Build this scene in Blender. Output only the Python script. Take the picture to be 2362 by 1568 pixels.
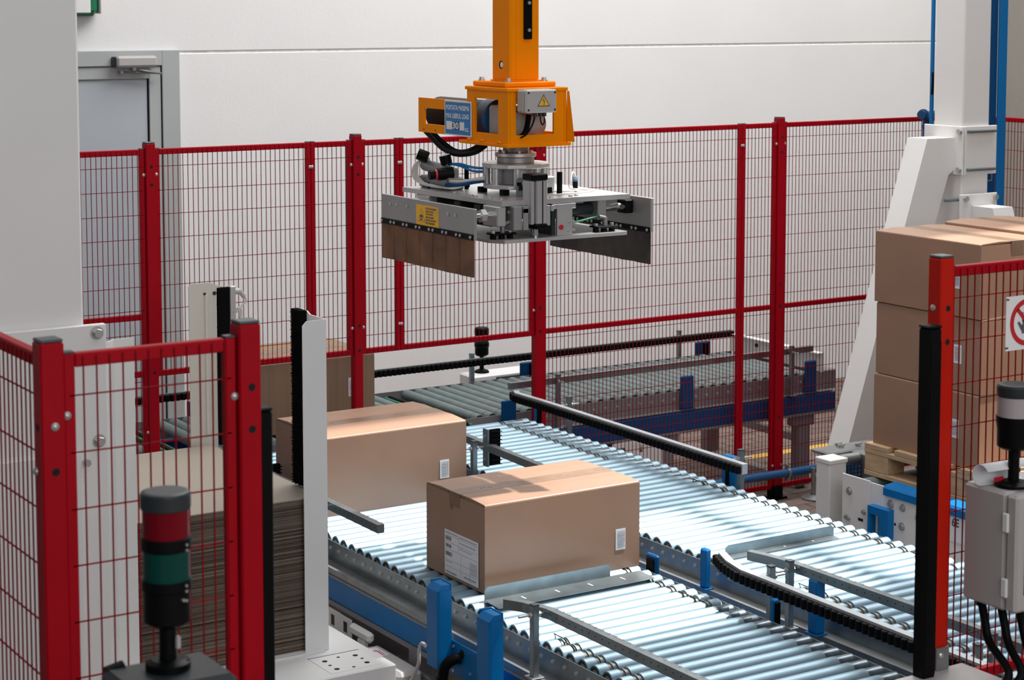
import bpy, math, random
from mathutils import Vector, Matrix
random.seed(7)
for o in list(bpy.data.objects): bpy.data.objects.remove(o, do_unlink=True)
SC = bpy.context.scene
COL = SC.collection
V = Vector

# ------------------------------------------------------------------ camera
hd = math.radians(57.64); th = math.atan(420/4505.0)
fw = V((math.cos(hd), math.sin(hd), 0)); rt = V((math.sin(hd), -math.cos(hd), 0)); uz = V((0, 0, 1))
f3 = fw*math.cos(th) - uz*math.sin(th); u3 = fw*math.sin(th) + uz*math.cos(th)
cam = bpy.data.cameras.new('camera'); camo = bpy.data.objects.new('camera', cam); COL.objects.link(camo)
camo.matrix_world = Matrix(((rt.x, u3.x, -f3.x, 0), (rt.y, u3.y, -f3.y, 0), (rt.z, u3.z, -f3.z, 2.5), (0, 0, 0, 1)))
cam.sensor_fit = 'HORIZONTAL'; cam.sensor_width = 36.0; cam.lens = 36.0*4505/2362
cam.shift_x = 0.0; cam.shift_y = -354/2362.0
cam.clip_end = 100
cam.dof.use_dof = True; cam.dof.focus_distance = 6.7; cam.dof.aperture_fstop = 10.0
SC.camera = camo

# ------------------------------------------------------------------ world, sun, large lights, exposure
W = bpy.data.worlds.new('world'); SC.world = W; W.use_nodes = True
bg = W.node_tree.nodes['Background']; bg.inputs[0].default_value = (0.80, 0.88, 1.0, 1); bg.inputs[1].default_value = 0.16
def light(name, kind, loc, rot, energy, color=(1, 1, 1), **k):
    l = bpy.data.lights.new(name, kind); o = bpy.data.objects.new(name, l); COL.objects.link(o)
    o.location = loc; o.rotation_euler = rot; l.energy = energy; l.color = color
    for a, b in k.items(): setattr(l, a, b)
    return o
SUN_DIR = V((-0.42, 0.10, -0.90)).normalized()
so = light('sun', 'SUN', (6, 4, 9), (0, 0, 0), 8.5, (1.0, 0.98, 0.95), angle=math.radians(1.2))
so.rotation_euler = SUN_DIR.to_track_quat('-Z', 'Y').to_euler()
light('overhead_fill', 'AREA', (4.2, 3.4, 6.75), (0, 0, 0), 130, (0.92, 0.97, 1.0), shape='RECTANGLE', size=8.0, size_y=6.6)  # added broad area lamp overhead, out of view, for soft top light
light('wall_wash', 'AREA', (6.9, 7.0, 6.7), (0, 0, 0), 470, (1.0, 0.99, 0.98), shape='RECTANGLE', size=6.0, size_y=3.2)  # added area lamp under the closed ceiling, brightens the back wall
fill_light = light('front_fill', 'AREA', (1.8, -2.6, 3.8), (0, 0, 0), 165, (1.0, 0.99, 0.98), shape='RECTANGLE', size=6.0, size_y=3.0)  # added area lamp behind the camera, lifts the front faces
fill_light.rotation_euler = (V((2.6, 6.0, 1.2))-V((1.8, -2.6, 3.8))).to_track_quat('-Z', 'Y').to_euler()
SC.view_settings.view_transform = 'Standard'; SC.view_settings.look = 'None'
SC.view_settings.gamma = 1.0; SC.view_settings.use_curve_mapping = False
SC.view_settings.exposure = 0.0

# ------------------------------------------------------------------ materials
MATS = {}
def mat(name, col, rough=0.5, metal=0.0, nscale=0, namp=0.0, bump=0.0, bscale=200, rand=0.0, emit=None, trans=0.0, stretch=None, spec=None, coat=0.0):
    m = bpy.data.materials.new(name); m.use_nodes = True; nt = m.node_tree; N = nt.nodes; L = nt.links
    b = N['Principled BSDF']; b.inputs['Roughness'].default_value = rough; b.inputs['Metallic'].default_value = metal
    b.inputs['Base Color'].default_value = (*col, 1)
    co = None
    if nscale or bump:
        tc = N.new('ShaderNodeTexCoord'); co = tc.outputs['Object']
        if stretch:
            mp = N.new('ShaderNodeMapping'); mp.inputs['Scale'].default_value = stretch; L.new(co, mp.inputs['Vector']); co = mp.outputs[0]
    src = None
    if nscale:
        n = N.new('ShaderNodeTexNoise'); n.inputs['Scale'].default_value = nscale; n.inputs['Detail'].default_value = 6; L.new(co, n.inputs['Vector'])
        r = N.new('ShaderNodeMapRange'); r.inputs['From Min'].default_value = 0.3; r.inputs['From Max'].default_value = 0.7
        r.inputs['To Min'].default_value = 1-namp; r.inputs['To Max'].default_value = 1+namp; L.new(n.outputs[0], r.inputs[0]); src = r.outputs[0]
    if rand:
        oi = N.new('ShaderNodeObjectInfo'); r2 = N.new('ShaderNodeMapRange'); r2.inputs['To Min'].default_value = 1-rand; r2.inputs['To Max'].default_value = 1+rand
        L.new(oi.outputs['Random'], r2.inputs[0])
        if src:
            mu = N.new('ShaderNodeMath'); mu.operation = 'MULTIPLY'; L.new(src, mu.inputs[0]); L.new(r2.outputs[0], mu.inputs[1]); src = mu.outputs[0]
        else: src = r2.outputs[0]
    if src:
        vm = N.new('ShaderNodeVectorMath'); vm.operation = 'SCALE'; vm.inputs[0].default_value = col; L.new(src, vm.inputs['Scale']); L.new(vm.outputs[0], b.inputs['Base Color'])
    if bump:
        n2 = N.new('ShaderNodeTexNoise'); n2.inputs['Scale'].default_value = bscale; n2.inputs['Detail'].default_value = 4; L.new(co, n2.inputs['Vector'])
        bp = N.new('ShaderNodeBump'); bp.inputs['Strength'].default_value = bump; bp.inputs['Distance'].default_value = 0.004
        L.new(n2.outputs[0], bp.inputs['Height']); L.new(bp.outputs[0], b.inputs['Normal'])
    if spec is not None: b.inputs['Specular IOR Level'].default_value = spec
    if coat: b.inputs['Coat Weight'].default_value = coat; b.inputs['Coat Roughness'].default_value = 0.32; b.inputs['Coat IOR'].default_value = 1.75
    if trans: b.inputs['Transmission Weight'].default_value = trans
    if emit: b.inputs['Emission Color'].default_value = (*emit[0], 1); b.inputs['Emission Strength'].default_value = emit[1]
    MATS[name] = m; return m
mat('plaster', (0.81, 0.805, 0.80), 0.9, 0, 1.6, 0.025, 0.16, 70)
mat('plaster_shaded', (0.27, 0.25, 0.22), 0.9, 0, 1.6, 0.04, 0.3, 90)  # right wall: its shade is mixed into the plaster colour
mat('groove', (0.70, 0.69, 0.66), 0.9, 0, 30, 0.15)
mat('ceiling_paint', (0.72, 0.72, 0.72), 0.9)
mat('concrete', (0.18, 0.14, 0.12), 0.7, 0, 8, 0.12)
mat('paver', (0.175, 0.125, 0.105), 0.65, 0, 25, 0.15, 0.2, 120, rand=0.14)
mat('joint', (0.12, 0.09, 0.075), 0.9)
mat('yellow_paint', (0.75, 0.42, 0.08), 0.6, 0, 30, 0.2)
mat('red_paint', (0.36, 0.0004, 0.008), 0.48, 0, 6, 0.08, spec=0.13)
mat('wire_red_backlit', (0.21, 0.003, 0.008), 0.6, spec=0.1)  # fence red darkened so the wires look backlit
mat('orange_red_paint', (0.50, 0.010, 0.002), 0.45, 0, 3, 0.15, spec=0.15)
mat('cap_plastic', (0.045, 0.060, 0.068), 0.45)
mat('white_paint', (0.80, 0.79, 0.775), 0.45, 0, 3, 0.02)
mat('white_sheet', (0.78, 0.775, 0.765), 0.42, 0, 3, 0.02)
mat('beige_paint', (0.62, 0.585, 0.52), 0.45, 0, 4, 0.04)
mat('grey_paint', (0.50, 0.48, 0.46), 0.5, 0, 4, 0.03)
mat('lilac_grey', (0.21, 0.20, 0.215), 0.5, 0, 4, 0.03)
mat('grey_plastic', (0.44, 0.42, 0.41), 0.45)
mat('dark_grey_plastic', (0.022, 0.028, 0.032), 0.42, spec=0.3)
mat('door_grey', (0.42, 0.44, 0.44), 0.4, 0, 3, 0.03)
mat('door_panel', (0.44, 0.475, 0.51), 0.35, 0, 3, 0.03)
mat('zinc', (0.25, 0.29, 0.305), 0.34, 0.75, 14, 0.14, stretch=(1, 1, 1))
mat('rail_light', (0.50, 0.53, 0.55), 0.4, 0.3, 14, 0.06)
mat('zinc_dull', (0.27, 0.28, 0.285), 0.45, 0.7, 18, 0.12)
mat('roller_steel', (0.29, 0.40, 0.475), 0.52, 0.92, 9, 0.05, rand=0.03)
mat('roller_sleeve', (0.15, 0.19, 0.22), 0.30, 0.9, 40, 0.2)
mat('roller_groove', (0.16, 0.17, 0.16), 0.4, 0.6)
mat('roller_grey', (0.17, 0.215, 0.215), 0.5, 0.3, 20, 0.12, rand=0.05)
mat('bearing', (0.06, 0.06, 0.058), 0.4, 0.2)
mat('aluminium', (0.58, 0.575, 0.57), 0.36, 0.75, 8, 0.05)
mat('aluminium_satin', (0.37, 0.365, 0.36), 0.42, 0.6, 8, 0.05)
mat('chrome', (0.80, 0.81, 0.82), 0.12, 1.0)
mat('bolt_steel', (0.50, 0.50, 0.49), 0.32, 0.6)
mat('black_rubber', (0.003, 0.003, 0.0035), 0.5, spec=0.10)
mat('black_plastic', (0.0025, 0.003, 0.0035), 0.42, spec=0.10)
mat('belt_green', (0.03, 0.05, 0.045), 0.5)
mat('bristle', (0.003, 0.003, 0.0035), 0.9, spec=0.1)
mat('hole_black', (0.004, 0.004, 0.004), 0.9)
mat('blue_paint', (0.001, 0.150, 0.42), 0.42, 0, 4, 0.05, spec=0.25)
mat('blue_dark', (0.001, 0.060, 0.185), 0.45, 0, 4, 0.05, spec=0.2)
mat('blue_pipe', (0.010, 0.075, 0.20), 0.4)
mat('blue_tube', (0.01, 0.17, 0.42), 0.3)
mat('orange', (0.96, 0.275, 0.0), 0.5, 0, 5, 0.05, spec=0.08)
mat('cardboard', (0.315, 0.178, 0.112), 0.48, 0, 5, 0.05, 0.04, 420, coat=0.2)
mat('cardboard_flute', (0.28, 0.17, 0.105), 0.6, 0, 60, 0.10, stretch=(1, 1, 0.03))
mat('cardboard_edge', (0.20, 0.13, 0.085), 0.9)
mat('cardboard_pale', (0.62, 0.47, 0.34), 0.8, 0, 4, 0.03)
mat('sheet_edge', (0.150, 0.112, 0.086), 0.95, 0, 7, 0.5, 0.3, 300, rand=0.45, stretch=(1, 1, 12))
mat('sheet_top', (0.33, 0.28, 0.23), 0.55, 0, 4, 0.03)
mat('tape', (0.22, 0.135, 0.085), 0.30, 0, 9, 0.2)
mat('paper', (0.78, 0.78, 0.80), 0.6)
mat('ink', (0.10, 0.10, 0.12), 0.7)
mat('ink_soft', (0.32, 0.33, 0.37), 0.7)
mat('wood', (0.50, 0.34, 0.20), 0.75, 0, 10, 0.14, 0.1, 60, stretch=(6, 1, 6))
mat('rust_steel', (0.17, 0.075, 0.035), 0.6, 0.1, 14, 0.35, 0.1, 60)
mat('dark_blade', (0.055, 0.05, 0.045), 0.3, 0.5, 9, 0.5)
mat('sign_blue', (0.01, 0.19, 0.50), 0.4)
mat('sign_navy', (0.01, 0.07, 0.20), 0.4)
mat('sign_white', (0.80, 0.80, 0.80), 0.4)
mat('sign_yellow', (0.92, 0.48, 0.01), 0.4)
mat('sign_red', (0.52, 0.01, 0.02), 0.4)
mat('green_plastic', (0.008, 0.17, 0.07), 0.4)
mat('lens_red', (0.15, 0.0005, 0.006), 0.25, spec=0.15)
mat('lens_green', (0.001, 0.045, 0.037), 0.25, spec=0.15)
mat('lens_clear', (0.42, 0.38, 0.38), 0.2)
mat('tube_white', (0.62, 0.58, 0.54), 0.4)
mat('tube_tan', (0.50, 0.38, 0.26), 0.4)
mat('brass', (0.50, 0.38, 0.20), 0.35, 0.9)
mat('window_glass', (0.02, 0.03, 0.04), 0.05)

# ------------------------------------------------------------------ mesh builder
class M:
    def __init__(s): s.v = []; s.f = []; s.mi = []; s.sm = []
    def add(s, vs, fs, m=0, smooth=False):
        b = len(s.v); s.v += [tuple(p) for p in vs]
        for f in fs: s.f.append([b+i for i in f]); s.mi.append(m); s.sm.append(smooth)
        return s
    def box(s, x0, x1, y0, y1, z0, z1, b=0.0, m=0):
        if b <= 0:
            vs = [(x, y, z) for x in (x0, x1) for y in (y0, y1) for z in (z0, z1)]
            return s.add(vs, [(0, 1, 3, 2), (4, 6, 7, 5), (0, 4, 5, 1), (2, 3, 7, 6), (0, 2, 6, 4), (1, 5, 7, 3)], m)
        lo = (x0, y0, z0); hi = (x1, y1, z1); vs = []; idx = {}
        for sx in (0, 1):
            for sy in (0, 1):
                for sz in (0, 1):
                    sg = (sx, sy, sz)
                    for a in range(3):
                        p = []
                        for k in range(3):
                            e = hi[k] if sg[k] else lo[k]
                            p.append(e if k == a else e + (-b if sg[k] else b))
                        idx[(sg, a)] = len(vs); vs.append(tuple(p))
        fs = []
        for a in range(3):
            u, w = (a+1) % 3, (a+2) % 3
            for sd in (0, 1):
                q = []
                for cu, cw in ((0, 0), (1, 0), (1, 1), (0, 1)):
                    g = [0, 0, 0]; g[a] = sd; g[u] = cu; g[w] = cw; q.append(idx[(tuple(g), a)])
                fs.append(q if sd else q[::-1])
            for cu in (0, 1):
                for cw in (0, 1):
                    g0 = [0, 0, 0]; g0[a] = 0; g0[u] = cu; g0[w] = cw; g1 = list(g0); g1[a] = 1; g0 = tuple(g0); g1 = tuple(g1)
                    q = [idx[(g0, u)], idx[(g1, u)], idx[(g1, w)], idx[(g0, w)]]
                    fs.append(q if cu != cw else q[::-1])
        for g in [(i, j, k) for i in (0, 1) for j in (0, 1) for k in (0, 1)]:
            q = [idx[(g, 0)], idx[(g, 1)], idx[(g, 2)]]
            fs.append(q if sum(g) % 2 else q[::-1])
        return s.add(vs, fs, m)
    def lathe(s, p0, d, prof, n=16, m=0, mats=None, smooth=True):
        p0 = V(p0); d = V(d).normalized(); a = d.orthogonal().normalized(); c = d.cross(a)
        def ring(t, r):
            b0 = len(s.v)
            for k in range(n):
                an = 2*math.pi*k/n; s.v.append(tuple(p0 + d*t + a*(r*math.cos(an)) + c*(r*math.sin(an))))
            return b0
        prev = None; cur = None; first = None
        for i in range(len(prof)-1):
            (t0, r0), (t1, r1) = prof[i], prof[i+1]
            ang = math.atan2(r1-r0, t1-t0)
            if cur is None or prev is None or abs(ang-prev) > 0.45: cur = ring(t0, r0)      # sharp step: own ring of vertices
            if first is None: first = cur
            nx = ring(t1, r1); mm = mats[i] if mats else m
            for k in range(n):
                k2 = (k+1) % n; s.f.append([cur+k, cur+k2, nx+k2, nx+k]); s.mi.append(mm); s.sm.append(smooth)
            cur = nx; prev = ang
        e0 = ring(*prof[0]); e1 = ring(*prof[-1])
        s.f.append([e0+k for k in range(n)][::-1]); s.mi.append(mats[0] if mats else m); s.sm.append(False)
        s.f.append([e1+k for k in range(n)]); s.mi.append(mats[-1] if mats else m); s.sm.append(False)
        return s
    def cyl(s, p0, p1, r, n=16, m=0, r2=None, bv=0.0, smooth=True):
        p0 = V(p0); p1 = V(p1); d = p1-p0; l = d.length; r2 = r if r2 is None else r2
        pr = [(0, r), (l, r2)]
        if bv: pr = [(0, r-bv), (bv, r), (l-bv, r2), (l, r2-bv)]
        return s.lathe(p0, d, pr, n, m, smooth=smooth)
    def prism(s, pts, vec, m=0):
        pts = [V(p) for p in pts]; vec = V(vec); n = len(pts)
        nrm = V((0, 0, 0))
        for i in range(n):
            a, b2 = pts[i], pts[(i+1) % n]; nrm += a.cross(b2)
        if nrm.dot(vec) > 0: pts = pts[::-1]
        vs = pts + [p+vec for p in pts]
        fs = [list(range(n)), list(range(2*n-1, n-1, -1))]
        for i in range(n):
            j = (i+1) % n; fs.append([j, i, n+i, n+j])
        return s.add(vs, fs, m)
    def tube(s, pts, r, n=8, m=0, sub=6):
        P = [V(p) for p in pts]
        if len(P) > 2 and sub > 1:
            Q = []
            for i in range(len(P)-1):
                a = P[max(i-1, 0)]; b = P[i]; c = P[i+1]; d = P[min(i+2, len(P)-1)]
                for k in range(sub):
                    t = k/sub; t2 = t*t; t3 = t2*t
                    Q.append(0.5*((2*b)+(c-a)*t+(2*a-5*b+4*c-d)*t2+(3*b-a-3*c+d)*t3))
            Q.append(P[-1]); P = Q
        rings = []; up = None
        for i, p in enumerate(P):
            t = (P[min(i+1, len(P)-1)]-P[max(i-1, 0)]).normalized()
            if up is None: up = t.orthogonal().normalized()
            up = (up - t*up.dot(t)).normalized(); c = t.cross(up)
            rings.append([p+up*(r*math.cos(2*math.pi*k/n))+c*(r*math.sin(2*math.pi*k/n)) for k in range(n)])
        b = len(s.v)
        for q in rings: s.v += [tuple(x) for x in q]
        for i in range(len(rings)-1):
            for k in range(n):
                k2 = (k+1) % n; s.f.append([b+i*n+k, b+i*n+k2, b+(i+1)*n+k2, b+(i+1)*n+k]); s.mi.append(m); s.sm.append(True)
        s.f.append([b+k for k in range(n)][::-1]); s.mi.append(m); s.sm.append(False)
        s.f.append([b+(len(rings)-1)*n+k for k in range(n)]); s.mi.append(m); s.sm.append(False)
        return s
    def framed(s, org, u, w, n, size, hole, t, m=0):
        """plate with a rectangular window: org corner, axes u,w, thickness along n; size (a,b); hole (a0,a1,b0,b1)"""
        org = V(org); u = V(u); w = V(w); n = V(n)*t; A, B = size; a0, a1, b0, b1 = hole
        P = lambda a, b: org+u*a+w*b
        for q in (((0, 0), (A, 0), (A, b0), (0, b0)), ((0, b1), (A, b1), (A, B), (0, B)), ((0, b0), (a0, b0), (a0, b1), (0, b1)), ((a1, b0), (A, b0), (A, b1), (a1, b1))):
            s.prism([P(*x) for x in q], n, m)
        return s
    def mesh(s, name, mats, O=(0, 0, 0)):
        me = bpy.data.meshes.new(name); O = V(O)
        me.from_pydata([V(p)-O for p in s.v], [], s.f)
        for x in mats: me.materials.append(MATS[x])
        me.polygons.foreach_set('material_index', s.mi); me.polygons.foreach_set('use_smooth', s.sm)
        me.update(); return me

ORG = {}
def thing(name, label, cat, O, group=None, kind=None):
    o = bpy.data.objects.new(name, None); COL.objects.link(o); o.location = O; o.empty_display_size = 0.05
    o['label'] = label; o['category'] = cat
    if group: o['group'] = group
    if kind: o['kind'] = kind
    ORG[o.name] = V(O); return o
def part(parent, name, mb, mats, label=None, stuff=False):
    if isinstance(mats, str): mats = [mats]
    O = ORG[parent.name]
    o = bpy.data.objects.new(name, mb.mesh(name, mats, O)); COL.objects.link(o); o.parent = parent
    ORG[o.name] = O
    if label: o['label'] = label
    if stuff: o['kind'] = 'stuff'
    return o
def inst(parent, name, me, loc, rot=None):
    o = bpy.data.objects.new(name, me); COL.objects.link(o); o.parent = parent; o.location = V(loc)-ORG[parent.name]
    ORG[o.name] = ORG[parent.name]
    if rot: o.rotation_euler = rot
    return o
def single(name, mb, mats, label, cat, O=(0, 0, 0), group=None):
    if isinstance(mats, str): mats = [mats]
    o = bpy.data.objects.new(name, mb.mesh(name, mats, O)); COL.objects.link(o); o.location = O
    o['label'] = label; o['category'] = cat
    if group: o['group'] = group
    ORG[o.name] = V(O); return o
def struct(name, mb, mats, O=(0, 0, 0)):
    if isinstance(mats, str): mats = [mats]
    o = bpy.data.objects.new(name, mb.mesh(name, mats, O)); COL.objects.link(o); o.location = O; o['kind'] = 'structure'
    ORG[o.name] = V(O); return o
def text(parent, name, body, org, xd, yd, w, h, m, off=0.0006, bold=0.03):
    """flat lettering fitted to a w x h field starting at org (lower left corner)"""
    cu = bpy.data.curves.new('lettering', 'FONT'); cu.body = body; cu.extrude = 0.0; cu.offset = bold
    ob = bpy.data.objects.new('lettering', cu); COL.objects.link(ob); bpy.context.view_layer.update()
    me = bpy.data.meshes.new_from_object(ob.evaluated_get(bpy.context.evaluated_depsgraph_get()))
    bpy.data.objects.remove(ob, do_unlink=True); bpy.data.curves.remove(cu)
    xs = [v.co.x for v in me.vertices]; ys = [v.co.y for v in me.vertices]
    x0, x1, y0, y1 = min(xs), max(xs), min(ys), max(ys)
    xd = V(xd); yd = V(yd); n = xd.cross(yd); O = ORG[parent.name]
    for v in me.vertices:
        a = (v.co.x-x0)/(x1-x0)*w; b = (v.co.y-y0)/(y1-y0)*h
        v.co = V(org)+xd*a+yd*b+n*off-O
    me.materials.clear(); me.materials.append(MATS[m]); me.update()
    o = bpy.data.objects.new(name, me); COL.objects.link(o); o.parent = parent; ORG[o.name] = O
    return o
def hexbolt(p, d, r=0.006, h=0.004, washer=True):
    b = M(); d = V(d).normalized(); p = V(p)
    if washer: b.cyl(p, p+d*0.0015, r*1.45, 14)
    b.cyl(p, p+d*(h+0.0015), r, 6, smooth=False, bv=r*0.12); return b
def dome(p, d, r=0.006, h=0.004):
    return M().lathe(p, d, [(0, r), (h*0.45, r*0.95), (h*0.8, r*0.6), (h, r*0.15)], 12)
def hole(p, d, r=0.004): return M().cyl(V(p)-V(d)*0.002, V(p)+V(d)*0.0004, r, 12)

# ================================================================== THE ROOM
YW = 9.75
TX0, TX1, TY0, TY1 = 6.0, 8.9, 6.9, YW           # area of floor where single pavers are built
fl = M()
fl.box(-4, TX0, -3, YW, -0.10, 0); fl.box(TX1, 10.2, -3, YW, -0.10, 0); fl.box(TX0, TX1, -3, TY0, -0.10, 0)
fl.box(TX0, TX1, TY0, TY1, -0.10, -0.008, m=1)
floor = struct('floor', fl, ['concrete', 'joint'])
pm = M().box(-0.0965, 0.0965, -0.0465, 0.0465, -0.008, 0, b=0.002).mesh('paver', ['paver'])
tiles = []
row = 0; y = TY1-0.05
while y > TY0+0.04:
    x = TX0+0.1+(0.1 if row % 2 else 0.0)
    while x < TX1-0.09: tiles.append((x, y)); x += 0.2
    y -= 0.1; row += 1
tiles.sort(key=lambda t: t[0]*0.5353+t[1]*0.8447)
for (x, y) in tiles[:300]: inst(floor, 'paver', pm, (x, y, 0))
rest = M()
for (x, y) in tiles[300:]: rest.box(x-0.0965, x+0.0965, y-0.0465, y+0.0465, -0.008, 0)
part(floor, 'paver_field', rest, 'paver', stuff=True)
single('floor_marking', M().box(6.60, 8.3, 8.245, 8.315, 0.0002, 0.0022), 'yellow_paint', 'yellow painted stripe on the brick floor behind the fence', 'floor marking')

wb = struct('wall_back', M().box(-1, 10.2, YW+0.005, YW+0.2, 0, 6.8), 'groove')
part(wb, 'wall_panel', M().box(4.07, 10.0, YW, YW+0.02, 0, 2.240, b=0.004), 'plaster')
part(wb, 'wall_panel', M().box(-1, 10.0, YW, YW+0.02, 2.251, 4.6, b=0.004), 'plaster')
part(wb, 'wall_panel', M().box(-1, 10.0, YW, YW+0.02, 4.62, 6.8, b=0.004), 'plaster')
part(wb, 'wall_panel', M().box(-1, 2.96, YW, YW+0.02, 0, 2.236, b=0.004), 'plaster')
struct('wall_right', M().box(10.0, 10.2, 1.5, YW+0.02, 0, 6.8), 'plaster_shaded')
# unseen ceiling; openings and bars put in to shape the sun patches
SX0, SX1, SY0, SY1 = 5.95, 9.0, 3.95, 5.10
cl = M(); cl.box(-2, SX0, -1, YW, 6.8, 7.0); cl.box(SX1, 10.2, -1, YW, 6.8, 7.0); cl.box(SX0, SX1, -1, SY0, 6.8, 7.0); cl.box(SX0, SX1, SY1, 5.22, 6.8, 7.0); cl.box(6.75, SX1, 5.22, 5.85, 6.8, 7.0); cl.box(SX0, SX1, 5.85, YW, 6.8, 7.0)
cl.box(7.35, 7.43, SY0, SY1, 6.8, 6.95); cl.box(SX0, SX1, 4.36, 4.42, 6.8, 6.95)
struct('ceiling', cl, 'ceiling_paint')
# door
door = thing('door_1', 'grey metal door with pale blue panel behind the fence', 'door', (3.5, YW, 0)); door['kind'] = 'structure'
d = M(); d.box(3.97, 4.07, YW-0.03, YW+0.02, 0, 2.26, b=0.003); d.box(2.96, 3.97, YW-0.03, YW+0.02, 2.178, 2.26, b=0.003); d.box(2.96, 3.06, YW-0.03, YW+0.02, 0, 2.178, b=0.003)
part(door, 'door_frame', d, 'door_grey')
d = M(); d.box(3.90, 3.966, YW-0.02, YW+0.02, 0.01, 2.174, b=0.003); d.box(3.064, 3.90, YW-0.02, YW+0.02, 2.11, 2.174, b=0.003); d.box(3.064, 3.13, YW-0.02, YW+0.02, 0.01, 2.11, b=0.003); d.box(3.13, 3.90, YW-0.02, YW+0.02, 0.01, 0.12, b=0.003)
part(door, 'door_leaf_rail', d, 'door_grey')
part(door, 'door_panel', M().box(3.134, 3.896, YW-0.008, YW+0.015, 0.124, 2.106), 'door_panel')
part(door, 'seal', M().box(3.892, 3.900, YW-0.012, YW, 0.12, 2.11).box(3.966, 3.971, YW-0.022, YW, 0.01, 2.176), 'black_rubber')
dc = thing('door_closer', 'grey door closer with folding arm on top of the door', 'door closer', (3.80, YW-0.03, 2.19))
part(dc, 'body', M().box(3.70, 3.925, YW-0.085, YW-0.031, 2.172, 2.232, b=0.012), 'grey_plastic')
part(dc, 'end_cap', M().box(3.686, 3.70, YW-0.083, YW-0.031, 2.175, 2.229, b=0.005), 'dark_grey_plastic')
part(dc, 'arm', M().tube([(3.80, YW-0.06, 2.165), (3.87, YW-0.075, 2.150), (3.955, YW-0.055, 2.137)], 0.006, 6, sub=1).tube([(3.955, YW-0.055, 2.137), (3.85, YW-0.062, 2.145), (3.735, YW-0.05, 2.150)], 0.005, 6, sub=1), 'zinc_dull')
part(dc, 'pivot', M().cyl((3.80, YW-0.06, 2.155), (3.80, YW-0.06, 2.176), 0.016, 12).cyl((3.735, YW-0.05, 2.14), (3.735, YW-0.05, 2.156), 0.014, 12), 'zinc_dull')
ex = thing('emergency_light', 'green and white exit light box on the wall above the door', 'exit light', (3.45, YW, 2.43))
part(ex, 'housing', M().box(3.25, 3.612, YW-0.09, YW-0.001, 2.440, 2.56, b=0.03), 'green_plastic')
part(ex, 'lens', M().box(3.30, 3.560, YW-0.096, YW-0.088, 2.455, 2.55, b=0.004), 'sign_white')
part(ex, 'end_cap', M().box(3.612, 3.624, YW-0.080, YW-0.010, 2.452, 2.548, b=0.005), 'grey_plastic')

# ================================================================== FENCE
P40 = 0.021
bolt_me = dome((0, 0, 0), (0, -1, 0), 0.0075, 0.006).mesh('bolt', ['bolt_steel'])
hole_me = hole((0, 0, 0), (0, -1, 0), 0.0070).mesh('bolt_hole', ['hole_black'])
def fence_post(x, y, label, ztop=1.935, mt='red_paint', holes=(1.84, 1.765, 1.1, 0.99), bolts=()):
    t = thing('fence_post', label, 'fence post', (x, y, 0), 'red fence posts')
    part(t, 'tube', M().box(x-P40, x+P40, y-P40, y+P40, 0.0, ztop, b=0.003), mt)
    part(t, 'cap', M().box(x-P40+0.001, x+P40-0.001, y-P40+0.001, y+P40-0.001, ztop, ztop+0.006, b=0.002), 'cap_plastic')
    part(t, 'foot_plate', M().box(x-0.05, x+0.05, y-0.04, y+0.04, 0.0, 0.012, b=0.002).box(x-0.03, x+0.03, y-0.03, y+0.03, 0.012, 0.07, b=0.004), 'black_plastic')
    for z in holes: inst(t, 'bolt_hole', hole_me, (x+0.002, y-P40, z))
    for z in bolts: inst(t, 'bolt', bolt_me, (x+0.002, y-P40, z))
    return t
def fence_panel(label, a, b, fixed, axis, z0, z1, mids=(), wt=0.0024, pitch=0.022, rail=0.0, back=False):
    """mesh panel between a and b along axis ('x' or 'y') at the given other coordinate"""
    O = ((a+b)/2, fixed, z0) if axis == 'x' else (fixed, (a+b)/2, z0)
    t = thing('mesh_fence', label, 'fence', O, 'red mesh fence panels')
    s = 0.010; h = 0.024
    def bx(mb, u0, u1, w0, w1, q0, q1, bv=0.002):
        if axis == 'x': mb.box(u0, u1, fixed+w0, fixed+w1, q0, q1, b=bv)
        else: mb.box(fixed+w0, fixed+w1, u0, u1, q0, q1, b=bv)
    part(t, 'top_rail', (lambda m: (bx(m, a+0.0205, b-0.0205, -s, s, z1-h, z1), m)[1])(M()), 'red_paint')
    part(t, 'bottom_rail', (lambda m: (bx(m, a+0.0205, b-0.0205, -s, s, z0, z0+h), m)[1])(M()), 'red_paint')
    for zm in mids: part(t, 'mid_rail', (lambda m: (bx(m, a+0.0205, b-0.0205, -s, s, zm-h/2, zm+h/2), m)[1])(M()), 'red_paint')
    for u in (a, b-0.02): part(t, 'stile', (lambda m: (bx(m, u, u+0.02, -s, s, z0, z1), m)[1])(M()), 'red_paint')
    for u in (a, b-0.02):
        m = M(); bx(m, u+0.0005, u+0.0195, -s+0.0005, s-0.0005, z1, z1+0.004, 0.001); part(t, 'stile_cap', m, 'cap_plastic')
    w = M(); r = wt/2; wy = -s-r
    u = a+0.02+pitch*0.6
    while u < b-0.022: bx(w, u-r, u+r, wy-r, wy+r, z0+0.006, z1-0.006, 0); u += pitch
    z = z1-0.072
    while z > z0+0.03:
        bx(w, a+0.010, b-0.010, wy+r, wy+3*r, z-r, z+r, 0); z -= 0.0985
    part(t, 'wire_mesh', w, 'wire_red_backlit', stuff=True)
    for u in (a+0.004, b-0.004):
        for z in (z1-0.105, z0+0.12):
            loc = (u, fixed-s, z) if axis == 'x' else (fixed-s, u, z)
            inst(t, 'bolt', bolt_me, loc, None if axis == 'x' else (0, 0, -math.pi/2))
    return t
YF = 7.516
fence_post(3.005, YF, 'red fence post in front of the grey door')
fence_post(3.957, YF, 'red fence post in front of the tall carton on the rear conveyor')
fence_post(4.902, YF, 'red fence post behind the gripper at the corner of the conveyors')
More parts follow.
